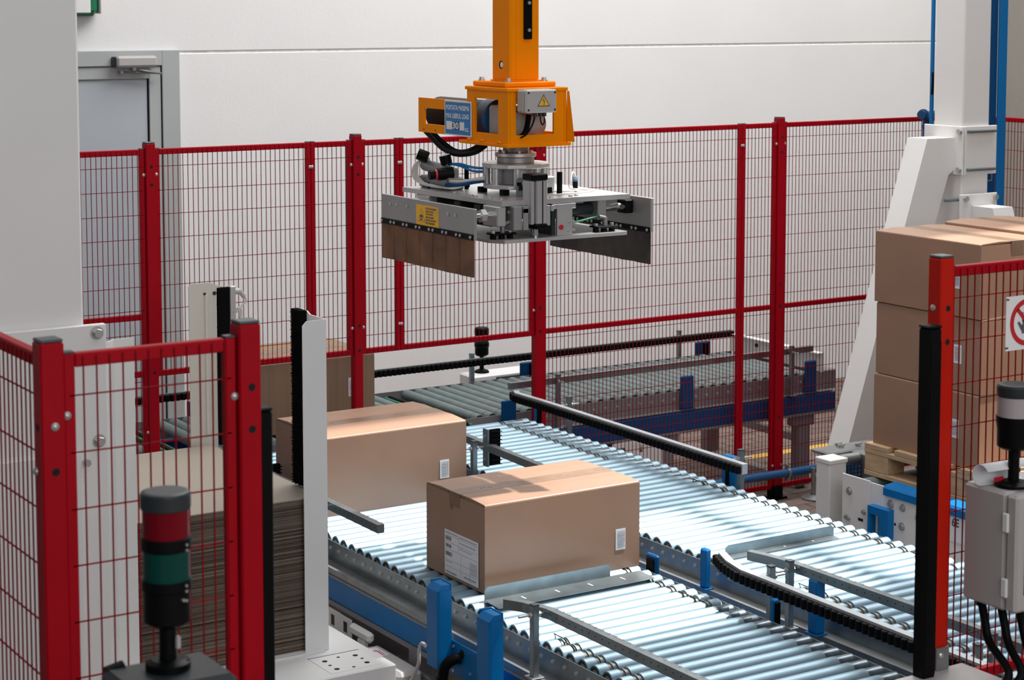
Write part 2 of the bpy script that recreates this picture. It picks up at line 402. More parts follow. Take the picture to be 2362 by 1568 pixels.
fence_post(6.345, YF, 'dark red fence post standing before the blue rear conveyor beam', holes=(1.84, 1.765, 1.1, 0.99, 0.42))
fence_post(7.645, YF, 'red corner post of the fence behind the white gantry column')
fence_panel('red mesh fence panel left of the post before the door', 1.95, 2.982, YF, 'x', 0.62, 1.912, mids=(1.222, 0.985))
fence_panel('wide red mesh fence panel between the door and the tall carton', 3.028, 3.735, YF, 'x', 0.970, 1.912)
fence_panel('narrow red mesh fence panel left of the post at the tall carton', 3.737, 3.934, YF, 'x', 0.970, 1.912)
fence_panel('narrow red mesh fence panel left of the gripper jaw', 3.980, 4.170, YF, 'x', 0.970, 1.912)
fence_panel('red mesh fence panel directly behind the gripper head', 4.172, 4.879, YF, 'x', 0.970, 1.912)
fence_panel('widest full height red mesh panel in front of the rear conveyor', 4.925, 6.102, YF, 'x', 0.052, 1.912, mids=(0.985,))
fence_panel('narrow full height red mesh panel beside the dark red post', 6.104, 6.322, YF, 'x', 0.052, 1.912, mids=(0.985,))
fence_panel('full height red mesh panel between dark red post and gantry column', 6.368, 7.622, YF, 'x', 0.052, 1.912, mids=(0.985,))
fence_panel('red mesh fence panel right of the gantry column against the shaded right wall', 5.6, 7.494, 7.655, 'y', 0.052, 1.912, mids=(0.985,))
# front line of the fence
YN = 3.163
fp1 = fence_post(1.079, YN, 'red corner fence post nearest the camera on the left', holes=(1.715,), bolts=(1.793,))
fp2 = fence_post(1.441, YN, 'red fence post in front of the cardboard stack', holes=(1.822, 1.746))
fp3 = fence_post(3.140, YN-0.008, 'bright red fence post before the palletised cartons', mt='orange_red_paint', holes=(1.822, 1.746))
inst(fp1, 'bolt', bolt_me, (1.058, YN+0.01, 1.713), (0, 0, -math.pi/2))
inst(fp1, 'bolt_hole', hole_me, (1.058, YN, 1.79), (0, 0, -math.pi/2))
inst(fp3, 'bolt', bolt_me, (3.119, YN-0.006, 1.823), (0, 0, -math.pi/2))
fence_panel('narrow red mesh panel behind the red and green signal lamp', 1.102, 1.418, YN, 'x', 0.98, 1.912, pitch=0.0236)
fence_panel('red mesh panel running away from the left corner post', 3.187, 4.5, 1.077, 'y', 0.98, 1.912, pitch=0.0236)
fence_panel('red mesh panel carrying the prohibition sign', 3.163, 4.10, YN, 'x', 0.935, 1.912, pitch=0.0228)
for nm, x, y, z1, lb in (('left', 1.476, 3.172, 1.772, 'black light curtain bar on the post before the cardboard stack'), ('right', 3.078, 3.123, 1.786, 'black light curtain bar on the post before the pallet')):
    t = thing('light_curtain', lb, 'light curtain', (x, y, 0.95), 'light curtain bars')
    hx = 0.0135 if nm == 'left' else 0.0195
    part(t, 'housing', M().box(x-hx, x+hx, y-0.018, y+0.018, 0.965, z1, b=0.004), 'black_plastic')
    part(t, 'end_cap', M().box(x-hx-0.001, x+hx+0.001, y-0.019, y+0.019, z1, z1+0.006, b=0.003), 'black_rubber')
    part(t, 'window', M().box(x-hx+0.004, x+hx-0.004, y-0.0195, y-0.018, 1.0, z1-0.03), 'black_rubber')
t = thing('mounting_foot', 'grey metal foot box under the bright red post', 'bracket', (3.12, 3.06, 0.9))
part(t, 'box', M().box(3.00, 3.22, 2.98, 3.145, 0.90, 0.992, b=0.006), 'grey_plastic')
part(t, 'bracket', M().box(3.122, 3.161, 3.127, 3.132, 0.992, 1.045, b=0.001), 'zinc_dull')
inst(t, 'bolt', bolt_me, (3.134, 3.127, 1.028))
# prohibition sign
sg = thing('prohibition_sign', 'square white sign with red circle and black hand on the mesh', 'sign', (3.40, 3.14, 1.70))
SX, SZ, SY = 3.402, 1.768, 3.143
part(sg, 'plate', M().box(SX-0.068, SX+0.068, SY-0.0015, SY, SZ-0.063, SZ+0.063), 'sign_white')
rg = M(); n = 40; ri, ro = 0.043, 0.055
for k in range(n):
    a0, a1 = 2*math.pi*k/n, 2*math.pi*(k+1)/n
    rg.prism([(SX+ro*math.cos(a0), SY-0.0019, SZ+ro*math.sin(a0)), (SX+ro*math.cos(a1), SY-0.0019, SZ+ro*math.sin(a1)), (SX+ri*math.cos(a1), SY-0.0019, SZ+ri*math.sin(a1)), (SX+ri*math.cos(a0), SY-0.0019, SZ+ri*math.sin(a0))], (0, -0.0004, 0))
c, s_ = math.cos(math.radians(-45)), math.sin(math.radians(-45))
rg.prism([(SX+c*u-s_*w, SY-0.0019, SZ+s_*u+c*w) for u, w in ((-0.045, -0.005), (0.045, -0.005), (0.045, 0.005), (-0.045, 0.005))], (0, -0.0004, 0))
part(sg, 'ring_print', rg, 'sign_red')
hn = M()
def blob(pts): hn.prism([(SX+px, SY-0.00155, SZ+pz) for px, pz in pts], (0, -0.00025, 0))
blob([(-0.016, -0.026), (0.014, -0.026), (0.018, 0.004), (-0.014, 0.006)])
for fx, tz, lean in ((-0.0125, 0.024, -0.002), (-0.0045, 0.031, -0.001), (0.0040, 0.031, 0.0015), (0.0125, 0.024, 0.004)):
    blob([(fx-0.0032, 0.002), (fx+0.0032, 0.002), (fx+0.0030+lean, tz), (fx-0.0030+lean, tz)])
blob([(-0.016, -0.022), (-0.013, -0.008), (-0.026, 0.004), (-0.031, 0.000)])
part(sg, 'hand_print', hn, 'ink')
part(sg, 'cable_tie', M().cyl((SX-0.070, SY-0.006, SZ+0.058), (SX-0.060, SY-0.001, SZ+0.056), 0.0018, 6), 'black_plastic')
part(sg, 'cable_tie', M().cyl((SX-0.072, SY-0.006, SZ-0.055), (SX-0.060, SY-0.001, SZ-0.056), 0.0018, 6), 'black_plastic')

# ================================================================== CONVEYORS
ZR = 0.5735; RR = 0.0270; PITCH = 0.0627
def roller_mesh(name, L, r=RR, grooves=(), sleeves=(), base='roller_steel', n=20):
    pr = [(-0.012, 0.005), (0.0005, 0.005), (0.0005, r*0.48), (0.0015, r*0.50), (0.0015, r*0.76), (0.0, r*0.80), (0.0, r-0.0015), (0.0015, r)]; ms = [4, 4, 3, 3, 3, 0, 0]
    ev = [(g, 'g', None) for g in grooves]+[(a, 's', b) for a, b in sleeves]
    for t, k, b in sorted(ev, key=lambda e: e[0]):
        if k == 'g':
            pr += [(t-0.0075, r), (t-0.0045, r-0.0045), (t+0.0045, r-0.0045), (t+0.0075, r)]; ms += [0, 2, 2, 2]
        else:
            pr += [(t, r), (t+0.0004, r-0.0012), (b-0.0004, r-0.0012), (b, r)]; ms += [0, 1, 1, 1]
    pr += [(L-0.0015, r), (L, r-0.0015), (L, r*0.80), (L-0.0005, r*0.74), (L-0.0005, 0.005), (L+0.012, 0.005)]; ms += [0, 0, 0, 3, 4, 4]
    return M().lathe((0, 0, 0), (1, 0, 0), pr, n, mats=ms).mesh(name, [base, 'roller_sleeve', 'roller_groove', 'bearing', 'bolt_steel'])
def belt_mesh(name, pitch, r=RR-0.002):
    pts = []
    for k in range(9): a = math.pi/2+math.pi*k/8; pts.append((0, r*math.cos(a), r*math.sin(a)))
    for k in range(9): a = -math.pi/2+math.pi*k/8; pts.append((0, pitch+r*math.cos(a), r*math.sin(a)))
    pts.append(pts[0])
    return M().tube(pts, 0.0019, 6, sub=1).mesh(name, ['belt_green'])
belt_me = belt_mesh('drive_belt', PITCH)
axle_me = M().cyl((0, 0, 0), (-0.002, 0, 0), 0.0075, 12).cyl((-0.002, 0, 0), (-0.0065, 0, 0), 0.0055, 6, smooth=False).mesh('axle_bolt', ['bolt_steel'])

def legs(t, X0, X1, ys, ztop=0.40, mt='lilac_grey'):
    for y in ys:
        for x in (X0-0.04, X1+0.04):
            part(t, 'leg', M().box(x-0.03, x+0.03, y-0.03, y+0.03, 0.03, ztop, b=0.003), mt)
            part(t, 'leg_foot', M().cyl((x, y, 0.0), (x, y, 0.012), 0.05, 16, bv=0.003).cyl((x, y, 0.012), (x, y, 0.03), 0.012, 10), 'zinc_dull')
        part(t, 'cross_bar', M().box(X0, X1, y-0.02, y+0.02, 0.10, 0.14, b=0.002), mt)
def lane(name, label, X0, X1, ys, kind, leg_y, beam_l=True):
    """powered roller lane with rollers across X at the given y positions; kind(y) names the roller mesh"""
    Y0, Y1 = min(ys)-0.04, max(ys)+0.04
    t = thing('roller_conveyor', label, 'conveyor', ((X0+X1)/2, (Y0+Y1)/2, 0))
    for sd, xs in ((-1, X0), (1, X1)):
        xp = xs+sd*0.016
        a, b = sorted((xp, xp+sd*0.003)); a2, b2 = sorted((xp+sd*0.003, xp+sd*0.048)); a3, b3 = sorted((xp+sd*0.045, xp+sd*0.048))
        part(t, 'side_frame', M().box(a, b, Y0, Y1, 0.512, 0.588, b=0.0005), 'zinc')
        part(t, 'frame_flange', M().box(a2, b2, Y0, Y1, 0.512, 0.515).box(a3, b3, Y0, Y1, 0.492, 0.512), 'zinc_dull')
        a4, b4 = sorted((xp+sd*0.012, xp+sd*0.050))
        part(t, 'support_beam', M().box(a4, b4, Y0, Y1, 0.402, 0.486, b=0.003), 'blue_paint')
        a5, b5 = sorted((xp+sd*0.008, xp+sd*0.055))
        part(t, 'beam_lip', M().box(a5, b5, Y0, Y1, 0.4865, 0.4915).box(a5, b5, Y0, Y1, 0.386, 0.4015), 'lilac_grey')
        for y in ys: inst(t, 'axle_bolt', axle_me, (xp+(sd*0.003 if sd < 0 else sd*0.003), y, ZR-0.012), None if sd < 0 else (0, 0, math.pi))
    for y in ys:
        me, bt = kind(y); inst(t, 'roller', me, (X0, y, ZR))
        for bx_ in bt: inst(t, 'drive_belt', belt_me, (X0+bx_, y, ZR))
    legs(t, X0, X1, leg_y)
    return t
L = 0.70
R_plain = roller_mesh('roller_plain', L)
R_gr = roller_mesh('roller_groove_right', L, grooves=(L-0.062, L-0.048))
R_gl = roller_mesh('roller_groove_left', L, grooves=(0.045, 0.062), sleeves=((L-0.062, L-0.002),))
R_gl2 = roller_mesh('roller_groove_left2', L, grooves=(0.045, 0.062, L-0.060))
R_sl = roller_mesh('roller_sleeve', L, sleeves=((L-0.075, L-0.035),))
R_dm = roller_mesh('roller_far', L, grooves=(L-0.150, L-0.137), sleeves=((L-0.070, L-0.032),))
cnt = {'a': 0}
def k2(y):
    if y > 4.80: return R_gr, ((L-0.055,) if 4.80 < y < 4.93 else ())
    cnt['a'] += 1; return R_gl, (((0.045,) if cnt['a'] % 2 else (0.062,)) if y > 4.64 else ())
def k1(y):
    if y > 6.62: return R_dm, ()
    if y > 6.10: return R_sl, ()
    if y > 4.80: cnt['a'] += 1; return R_gr, ((L-0.062,) if 5.86 < y < 6.08 and cnt['a'] % 2 else ())
    cnt['a'] += 1; return R_gl2, (((0.045,) if cnt['a'] % 2 else (0.062,)) if y > 4.64 else ())
ys2 = [3.44+PITCH*k for k in range(65)]
ys1 = [3.44+PITCH*k for k in range(65)]
X2 = 3.138; X1_ = 4.106
lane2 = lane('lane', 'bright roller lane in front carrying the two cartons', X2, X2+L, ys2, k2, (3.9, 5.45, 6.9))
lane1 = lane('lane', 'long empty roller lane running past the pallet station', X1_, X1_+L-0.004, ys1, k1, (3.9, 5.3, 6.9))
ysx = [6.60+PITCH*k for k in range(14)]
lane0 = lane('lane', 'short roller lane behind the cardboard stack', 2.06, 2.06+L, ysx, lambda y: (R_plain, ()), (6.8,))

# rear conveyor along X
BY0, BY1 = 7.640, 8.345
bx0, bx1 = 1.60, 6.74
bc = thing('roller_conveyor', 'grey rear conveyor with dark blue beam along the white wall', 'conveyor', (4.2, 8.0, 0))
R_b = M().lathe((0, 0, 0), (0, 1, 0), [(-0.01, 0.006), (0.001, 0.006), (0.001, 0.018), (0, 0.024), (0.002, 0.027), (0.045, 0.027), (0.047, 0.0245), (0.053, 0.0245), (0.055, 0.027), (0.70, 0.027), (0.703, 0.024), (0.702, 0.006), (0.712, 0.006)], 18, mats=[1, 1, 1, 0, 0, 2, 2, 2, 0, 0, 1, 1]).mesh('roller', ['roller_grey', 'bearing', 'roller_groove'])
gaps = ((4.50, 4.64), (3.12, 3.30))
x = bx0+0.05
while x < bx1-0.05:
    if not any(a-0.02 < x < b+0.02 for a, b in gaps): inst(bc, 'roller', R_b, (x, BY0, 0.573))
    x += 0.0685
for y0, y1 in ((BY0-0.024, BY0-0.020), (BY1+0.020, BY1+0.024)):
    part(bc, 'side_frame', M().box(bx0, bx1, y0, y1, 0.50, 0.592, b=0.0005), 'lilac_grey')
part(bc, 'frame_flange', M().box(bx0, bx1+0.04, BY0-0.058, BY0-0.024, 0.498, 0.502), 'lilac_grey')
for y0, y1 in ((BY0-0.060, BY0-0.028), (BY1+0.028, BY1+0.06)):
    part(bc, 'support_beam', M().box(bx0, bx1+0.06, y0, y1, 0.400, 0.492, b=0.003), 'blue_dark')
    part(bc, 'beam_lip', M().box(bx0, bx1+0.06, y0-0.004, y1+0.004, 0.388, 0.399), 'lilac_grey')
axle2 = M().cyl((0, 0, 0), (0, -0.002, 0), 0.008, 12).cyl((0, -0.002, 0), (0, -0.0065, 0), 0.0055, 6, smooth=False).mesh('axle_bolt', ['bolt_steel'])
x = 4.95
while x < bx1-0.05: inst(bc, 'axle_bolt', axle2, (x, BY0-0.024, 0.555)); x += 0.0685
for x in (5.72, 6.60, 4.2, 2.6):
    for y in (BY0-0.02, BY1+0.03):
        part(bc, 'leg', M().box(x-0.04, x+0.04, y-0.03, y+0.03, 0.02, 0.33, b=0.003), 'lilac_grey')
        part(bc, 'leg_head', M().box(x-0.07, x+0.07, y-0.032, y+0.032, 0.33, 0.388, b=0.006), 'lilac_grey')
    part(bc, 'floor_bar', M().box(x-0.035, x+0.035, BY0-0.02, BY1+0.03, 0.0, 0.05, b=0.003), 'grey_paint')
    part(bc, 'cross_bar', M().box(x-0.02, x+0.02, BY0, BY1, 0.24, 0.28, b=0.003), 'grey_paint')
tr = M().framed((5.36, BY0-0.085, 0.20), (1, 0, 0), (0, 0, 1), (0, 1, 0), (0.16, 0.19), (0.012, 0.075, 0.12, 0.165), 0.004)
part(bc, 'cable_tray', tr, 'white_sheet')
tr = M().framed((5.46, BY0-0.086, 0.205), (1, 0, 0), (0, 0, 1), (0, 1, 0), (0.20, 0.18), (0.020, 0.080, 0.125, 0.162), 0.004)
part(bc, 'cable_tray', tr, 'white_sheet')
tr = M().framed((4.98, BY0-0.086, 0.19), (1, 0, 0), (0, 0, 1), (0, 1, 0), (0.33, 0.19), (0.020, 0.10, 0.13, 0.17), 0.004)
part(bc, 'cable_tray', tr, 'white_sheet')
part(bc, 'motor_box', M().box(5.27, 5.38, BY0-0.08, BY0+0.05, 0.22, 0.39, b=0.004), 'black_plastic')
# end stop of the rear conveyor
e = M(); e.box(bx1, bx1+0.012, BY0-0.02, BY1+0.03, 0.592, 0.690); e.box(bx1-0.03, bx1+0.012, BY0-0.02, BY1+0.03, 0.690, 0.694)
part(bc, 'end_stop', e, 'white_sheet')
for y in (7.85, 8.15): part(bc, 'bolt', M().cyl((bx1, y, 0.655), (bx1-0.006, y, 0.655), 0.011, 8), 'black_plastic')
part(bc, 'end_cover', M().box(bx1+0.014, bx1+0.10, BY0-0.02, BY1+0.03, 0.50, 0.60, b=0.004), 'lilac_grey')
# belt transfer in the gaps
for xa in (4.555, 3.20):
    t = thing('belt_transfer', 'green belt transfer strip between the grey rollers %s' % ('beside the front lanes' if xa > 4 else 'behind the cardboard stack'), 'transfer unit', (xa, 8.0, 0.5))
    part(t, 'rail', M().box(xa-0.026, xa-0.010, BY0-0.05, BY1-0.02, 0.545, 0.578, b=0.003), 'green_plastic')
    part(t, 'rail', M().box(xa+0.024, xa+0.040, BY0-0.05, BY1-0.02, 0.545, 0.574, b=0.003), 'green_plastic')
    part(t, 'belt', M().box(xa-0.004, xa+0.018, BY0-0.05, BY1-0.02, 0.560, 0.584, b=0.004), 'black_rubber')
    part(t, 'bracket', M().box(xa-0.03, xa+0.04, BY0+0.2, BY0+0.24, 0.46, 0.555), 'zinc_dull')
# blue brackets with sensors along the conveyors
def blue_bracket(label, x0, x1, y0, y1, z0, z1, mt='blue_dark', lean=0.0, sensor=None):
    t = thing('sensor_bracket', label, 'bracket', ((x0+x1)/2, (y0+y1)/2, z0), 'blue sensor brackets')
    part(t, 'plate', M().box(x0, x1, y0, y1, z0, z1, b=min(0.005, (x1-x0)*0.3, (y1-y0)*0.3)), mt)
    part(t, 'foot', M().box(x0-0.006, x1+0.006, y0-0.006, y1+0.006, z0-0.004, z0, b=0.001), mt)
    if sensor:
        a, b, c, d_, e_, f_ = sensor; part(t, 'sensor', M().box(a, b, c, d_, e_, f_, b=0.002), 'black_plastic')
    return t
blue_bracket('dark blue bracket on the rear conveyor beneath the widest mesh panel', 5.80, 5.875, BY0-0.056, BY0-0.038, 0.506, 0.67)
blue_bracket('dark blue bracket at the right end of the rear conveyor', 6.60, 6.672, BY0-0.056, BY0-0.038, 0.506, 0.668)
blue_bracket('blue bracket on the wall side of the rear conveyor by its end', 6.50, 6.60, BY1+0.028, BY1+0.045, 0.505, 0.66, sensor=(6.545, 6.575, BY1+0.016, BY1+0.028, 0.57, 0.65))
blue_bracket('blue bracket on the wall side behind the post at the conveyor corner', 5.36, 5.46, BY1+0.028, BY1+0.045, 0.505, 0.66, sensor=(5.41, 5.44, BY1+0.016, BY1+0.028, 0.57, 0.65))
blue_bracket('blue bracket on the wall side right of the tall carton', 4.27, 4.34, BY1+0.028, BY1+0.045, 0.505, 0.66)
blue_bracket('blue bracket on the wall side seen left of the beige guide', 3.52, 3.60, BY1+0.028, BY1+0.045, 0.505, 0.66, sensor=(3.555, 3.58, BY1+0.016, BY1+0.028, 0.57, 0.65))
blue_bracket('flat blue bracket at the far end of the empty lane', 4.745, 4.825, 7.575, 7.586, 0.506, 0.665)
blue_bracket('small blue reflector bracket under the start of the black bead rail', 4.838, 4.872, 7.43, 7.45, 0.520, 0.660, mt='blue_paint', sensor=(4.842, 4.868, 7.424, 7.43, 0.55, 0.65))
blue_bracket('light blue bracket beside the middle of the empty lane', 4.868, 4.905, 6.02, 6.10, 0.520, 0.690, mt='blue_paint', sensor=(4.862, 4.868, 6.05, 6.07, 0.55, 0.67))
blue_bracket('narrow blue bracket between the lanes beside the long bead rail', 4.030, 4.055, 5.13, 5.165, 0.520, 0.655, mt='blue_paint')
blue_bracket('wide blue bracket standing up between the two lanes', 4.022, 4.060, 4.555, 4.60, 0.520, 0.692, mt='blue_paint')
blue_bracket('small blue sensor bracket hidden behind the front carton corner', 3.872, 3.890, 5.20, 5.26, 0.520, 0.640, mt='blue_dark', sensor=(3.866, 3.872, 5.21, 5.25, 0.55, 0.625))
blue_bracket('small blue sensor bracket under the bead rail between lanes', 3.895, 3.925, 4.615, 4.635, 0.520, 0.640, mt='blue_paint', sensor=(3.899, 3.921, 4.608, 4.615, 0.53, 0.63))

# guide rails
bead_me = M().lathe((0, 0, -0.012), (0, 0, 1), [(0, 0.0115), (0.002, 0.0132), (0.029, 0.0132), (0.031, 0.0115)], 8).mesh('bead_roller', ['black_rubber'])
def rail_profile(path, w, z0, z1, mb, m=0):
    P = [V((p[0], p[1], 0)) for p in path]; rings = []
    for i, p in enumerate(P):
        t = (P[min(i+1, len(P)-1)]-P[max(i-1, 0)]).normalized(); nn = V((-t.y, t.x, 0))*(w/2)
        rings.append([(p+nn)+V((0, 0, z0)), (p-nn)+V((0, 0, z0)), (p-nn)+V((0, 0, z1)), (p+nn)+V((0, 0, z1))])
    vs = [q for r_ in rings for q in r_]; fs = []
    for i in range(len(rings)-1):
        for k in range(4):
            k2_ = (k+1) % 4; fs.append([i*4+k, (i+1)*4+k, (i+1)*4+k2_, i*4+k2_])
    fs += [[0, 1, 2, 3], [len(vs)-1, len(vs)-2, len(vs)-3, len(vs)-4]]
    mb.add(vs, fs, m); return mb
def guide_rail(label, path, posts, z1=0.722, h=0.030, beads=None, mt='zinc', w=0.026, slots=True, bolt_side=1, zpost=0.516):
    t = thing('guide_rail', label, 'guide rail', (path[0][0], path[0][1], zpost), 'conveyor guide rails')
    z0 = z1-h
    part(t, 'profile', rail_profile(path, w, z0, z1, M()), mt)
    if beads:
        # row of small black rollers along one side; beads = (+1 / -1) side of travel
        acc = 0.0; pitch = 0.0272; k = 0
        for i in range(len(path)-1):
            a = V((*path[i], 0)); b = V((*path[i+1], 0)); tdir = (b-a).normalized(); nn = V((-tdir.y, tdir.x, 0))*beads
            l = (b-a).length
            while acc < l:
                p = a+tdir*acc+nn*(w/2+0.006); inst(t, 'bead_roller', bead_me, (p.x, p.y, z0+0.0125)); acc += pitch
            acc -= l
    elif slots:
        sl = M(); a = V((*path[-2], 0)); b = V((*path[-1], 0)); tdir = (b-a).normalized(); l = (b-a).length; nn = V((-tdir.y, tdir.x, 0))
        s = 0.02
        while s < l-0.01:
            p = a+tdir*s
            for sd in (1, -1):
                q = p+nn*(sd*(w/2))
                sl.cyl(q+V((0, 0, z0+h*0.55)), q+nn*(sd*0.0005)+V((0, 0, z0+h*0.55)), 0.0022, 6)
            s += 0.033
        part(t, 'slot_row', sl, 'hole_black', stuff=True)
        nt_ = M(); s = 0.02
        while s < l-0.01:
            p = a+tdir*s+nn*(w*0.40); nt_.box(p.x-0.005, p.x+0.005, p.y-0.0028, p.y+0.0028, z1, z1+0.0006); s += 0.033
        part(t, 'notch_row', nt_, 'zinc_dull', stuff=True)
    for (x, y, sd) in posts:
        part(t, 'post', M().box(x-0.011, x+0.011, y-0.011, y+0.011, zpost, z1+0.012, b=0.002), 'zinc')
        part(t, 'post_cap', M().box(x-0.0115, x+0.0115, y-0.0115, y+0.0115, z1+0.012, z1+0.017, b=0.001), 'cap_plastic')
        part(t, 'post_foot', M().box(x-0.022, x+0.022, y-0.022, y+0.022, zpost-0.002, zpost+0.004, b=0.001), 'zinc_dull')
        zc = z1-h*0.5
        ax = V((sd, 0, 0)) if sd else V((0, 1, 0)); c = V((x, y, zc))
        part(t, 'clamp_bolt', M().cyl(c-ax*0.055, c+ax*0.045, 0.004, 8).cyl(c+ax*0.0115, c+ax*0.019, 0.009, 6, smooth=False).cyl(c-ax*0.019, c-ax*0.0115, 0.009, 6, smooth=False), 'bolt_steel')
    return t
guide_rail('short grey guide rail ending beside the rear carton on the front lane', [(3.140, 6.72), (3.136, 5.79)], [(3.082, 6.17, 1), (3.082, 6.62, 1)])
guide_rail('grey guide rail with bent tip along the near edge of front lane', [(3.052, 4.855), (3.085, 4.795), (3.112, 4.70), (3.120, 3.40)], [(3.066, 4.715, 1), (3.066, 3.9, 1)])
guide_rail('black bead guide rail with bent tip between the two lanes', [(3.905, 4.885), (3.868, 4.80), (3.843, 4.70), (3.825, 3.40)], [(3.906, 4.640, -1), (3.90, 3.75, -1)], beads=-1, z1=0.726, h=0.040, mt='rail_light')
guide_rail('grey perforated guide rail with bent tip over the empty lane', [(4.002, 4.865), (4.022, 4.79), (4.038, 4.70), (4.066, 3.40)], [(4.040-0.036, 4.665, 1), (4.010, 3.80, 1)])
guide_rail('long black bead guide rail along the far side of the empty lane', [(4.775, 7.50), (4.752, 7.455), (4.756, 7.25), (4.752, 6.6), (4.745, 5.80)], [(4.852, 7.18, -1), (4.846, 5.95, -1)], beads=-1, z1=0.726, h=0.040, mt='rail_light')
gf = guide_rail('short grey guide rail with black brush pad beside the empty lane', [(4.125, 7.10), (4.110, 6.83), (4.078, 6.16)], [(4.040, 6.665, 1)])
guide_rail('black bead guide rail of the rear conveyor along the white wall', [(6.72, 8.352), (2.3, 8.352)], [(6.40, 8.40, 0), (5.08, 8.40, 0), (3.0, 8.40, 0)], z1=0.714, h=0.036, beads=1, mt='zinc', w=0.014, zpost=0.5)
guide_rail('grey guide rail on the near side of the rear conveyor behind mesh', [(4.80, 7.600), (6.66, 7.612)], [(5.06, 7.580, 0), (6.50, 7.580, 0)], z1=0.742, h=0.030, zpost=0.502)
def brush_pad(label, x, y, z0, z1, rails):
    t = thing('brush_pad', label, 'brush', (x, y, z0), 'black brush pads')
    part(t, 'holder', M().box(x-0.003, x+0.003, y-0.003, y+0.036, z0, z1, b=0.001).box(x, x+0.004, y-0.003, y, z0, z1), 'zinc')
    part(t, 'bristle_block', M().box(x+0.004, x+0.060, y-0.002, y+0.014, z0+0.004, z1-0.002, b=0.003), 'bristle')
    br = M()
    for k in range(9):
        zz = z0+0.01+k*(z1-z0-0.02)/8; br.cyl((x+0.012, y-0.0035, zz), (x+0.066, y-0.0005, zz-0.004), 0.0022, 6)
    part(t, 'bristle_ridge', br, 'black_rubber')
    for zz in (z0+0.03, z1-0.03): part(t, 'bolt', M().cyl((x-0.007, y+0.018, zz), (x-0.003, y+0.018, zz), 0.005, 8), 'bolt_steel')
brush_pad('black finger brush on a grey holder beside the empty lane', 4.092, 6.640, 0.628, 0.782, None)
brush_pad('black brush pad glimpsed left of the rear carton', 3.155, 6.745, 0.620, 0.735, None)

# stop flaps
def flap(label, x0, x1, y, xl=None, zt=0.648, foot=0.085):
    t = thing('stop_flap', label, 'stop plate', (x0, y, 0.6))
    f = M(); zb = 0.6012
    f.prism([(x0, y, zb+0.004), (x1, y, zb+0.004), (x1, y, zt-0.008), (x1-0.010, y, zt), (x0+0.012, y, zt), (x0, y, zt-0.010)], (0, 0.0022, 0))
    part(t, 'upright', f, 'zinc')
    xl = xl or x1
    f = M().prism([(x0, y+0.002, zb+0.0035), (x0, y, zb+0.006), (x0, y-foot, zb+0.0015), (x0, y-foot, zb)], (xl-x0, 0, 0)); part(t, 'foot', f, 'zinc')
    sl = M(); k = 0
    xx = x0+0.12
    while xx < xl-0.03: sl.box(xx, xx+0.006, y-foot*0.62, y-foot*0.30, zb+0.0040, zb+0.0052); xx += 0.13
    part(t, 'slot_row', sl, 'sign_white', stuff=True)
flap('galvanised stop flap in front of the nearest carton', 3.182, 3.672, 5.185, xl=3.795)
flap('bright galvanised stop flap on the empty lane', 4.148, 4.640, 5.170, zt=0.643, foot=0.03)

# ================================================================== CARTONS
def barcode(t, org, xd, yd, w, h, nb, mt='ink', horiz=False, off=0.0008, seed=1, parent=None):
    rnd = random.Random(seed); xd = V(xd); yd = V(yd); n = xd.cross(yd); b = M(); u = 0.0
    tot = h if horiz else w
    while u < tot:
        a = rnd.uniform(0.35, 1.5)*tot/nb*0.5; a = min(a, tot-u)
        if horiz: q = [V(org)+yd*u, V(org)+xd*w+yd*u, V(org)+xd*w+yd*(u+a), V(org)+yd*(u+a)]
        else: q = [V(org)+xd*u, V(org)+xd*(u+a), V(org)+xd*(u+a)+yd*h, V(org)+xd*u+yd*h]
        b.add([p+n*off for p in q], [(0, 1, 2, 3)]); u += a+rnd.uniform(0.35, 1.4)*tot/nb*0.5
    return part(parent or t, 'barcode_print', b, mt, stuff=True)
def side_label(t, x, y, z, w=0.040, h=0.072, seed=1, off=0.0006):
    """white barcode sticker on a face looking to -Y; x,z is its lower left corner"""
    p = part(t, 'barcode_label', M().box(x, x+w, y-off, y, z, z+h), 'paper', 'small white barcode sticker')
    barcode(t, (x+0.006, y-off, z+0.006), (1, 0, 0), (0, 0, 1), w-0.016, h-0.014, 30, 'ink_soft', True, seed=seed, parent=p)
    barcode(t, (x+w-0.008, y-off, z+0.008), (1, 0, 0), (0, 0, 1), 0.004, h-0.016, 18, 'ink', True, seed=seed+5, parent=p)
def label_left(t, x, y, z, w, h, off=0.0006, seed=3):
    """small sticker on a face looking to -X; text runs toward -Y"""
    p = part(t, 'barcode_label', M().box(x-off, x, y-w, y, z, z+h), 'paper', 'small white barcode sticker')
    barcode(t, (x-off, y-0.005, z+0.010), (0, -1, 0), (0, 0, 1), w-0.012, h-0.018, 22, 'ink_soft', True, seed=seed, parent=p)
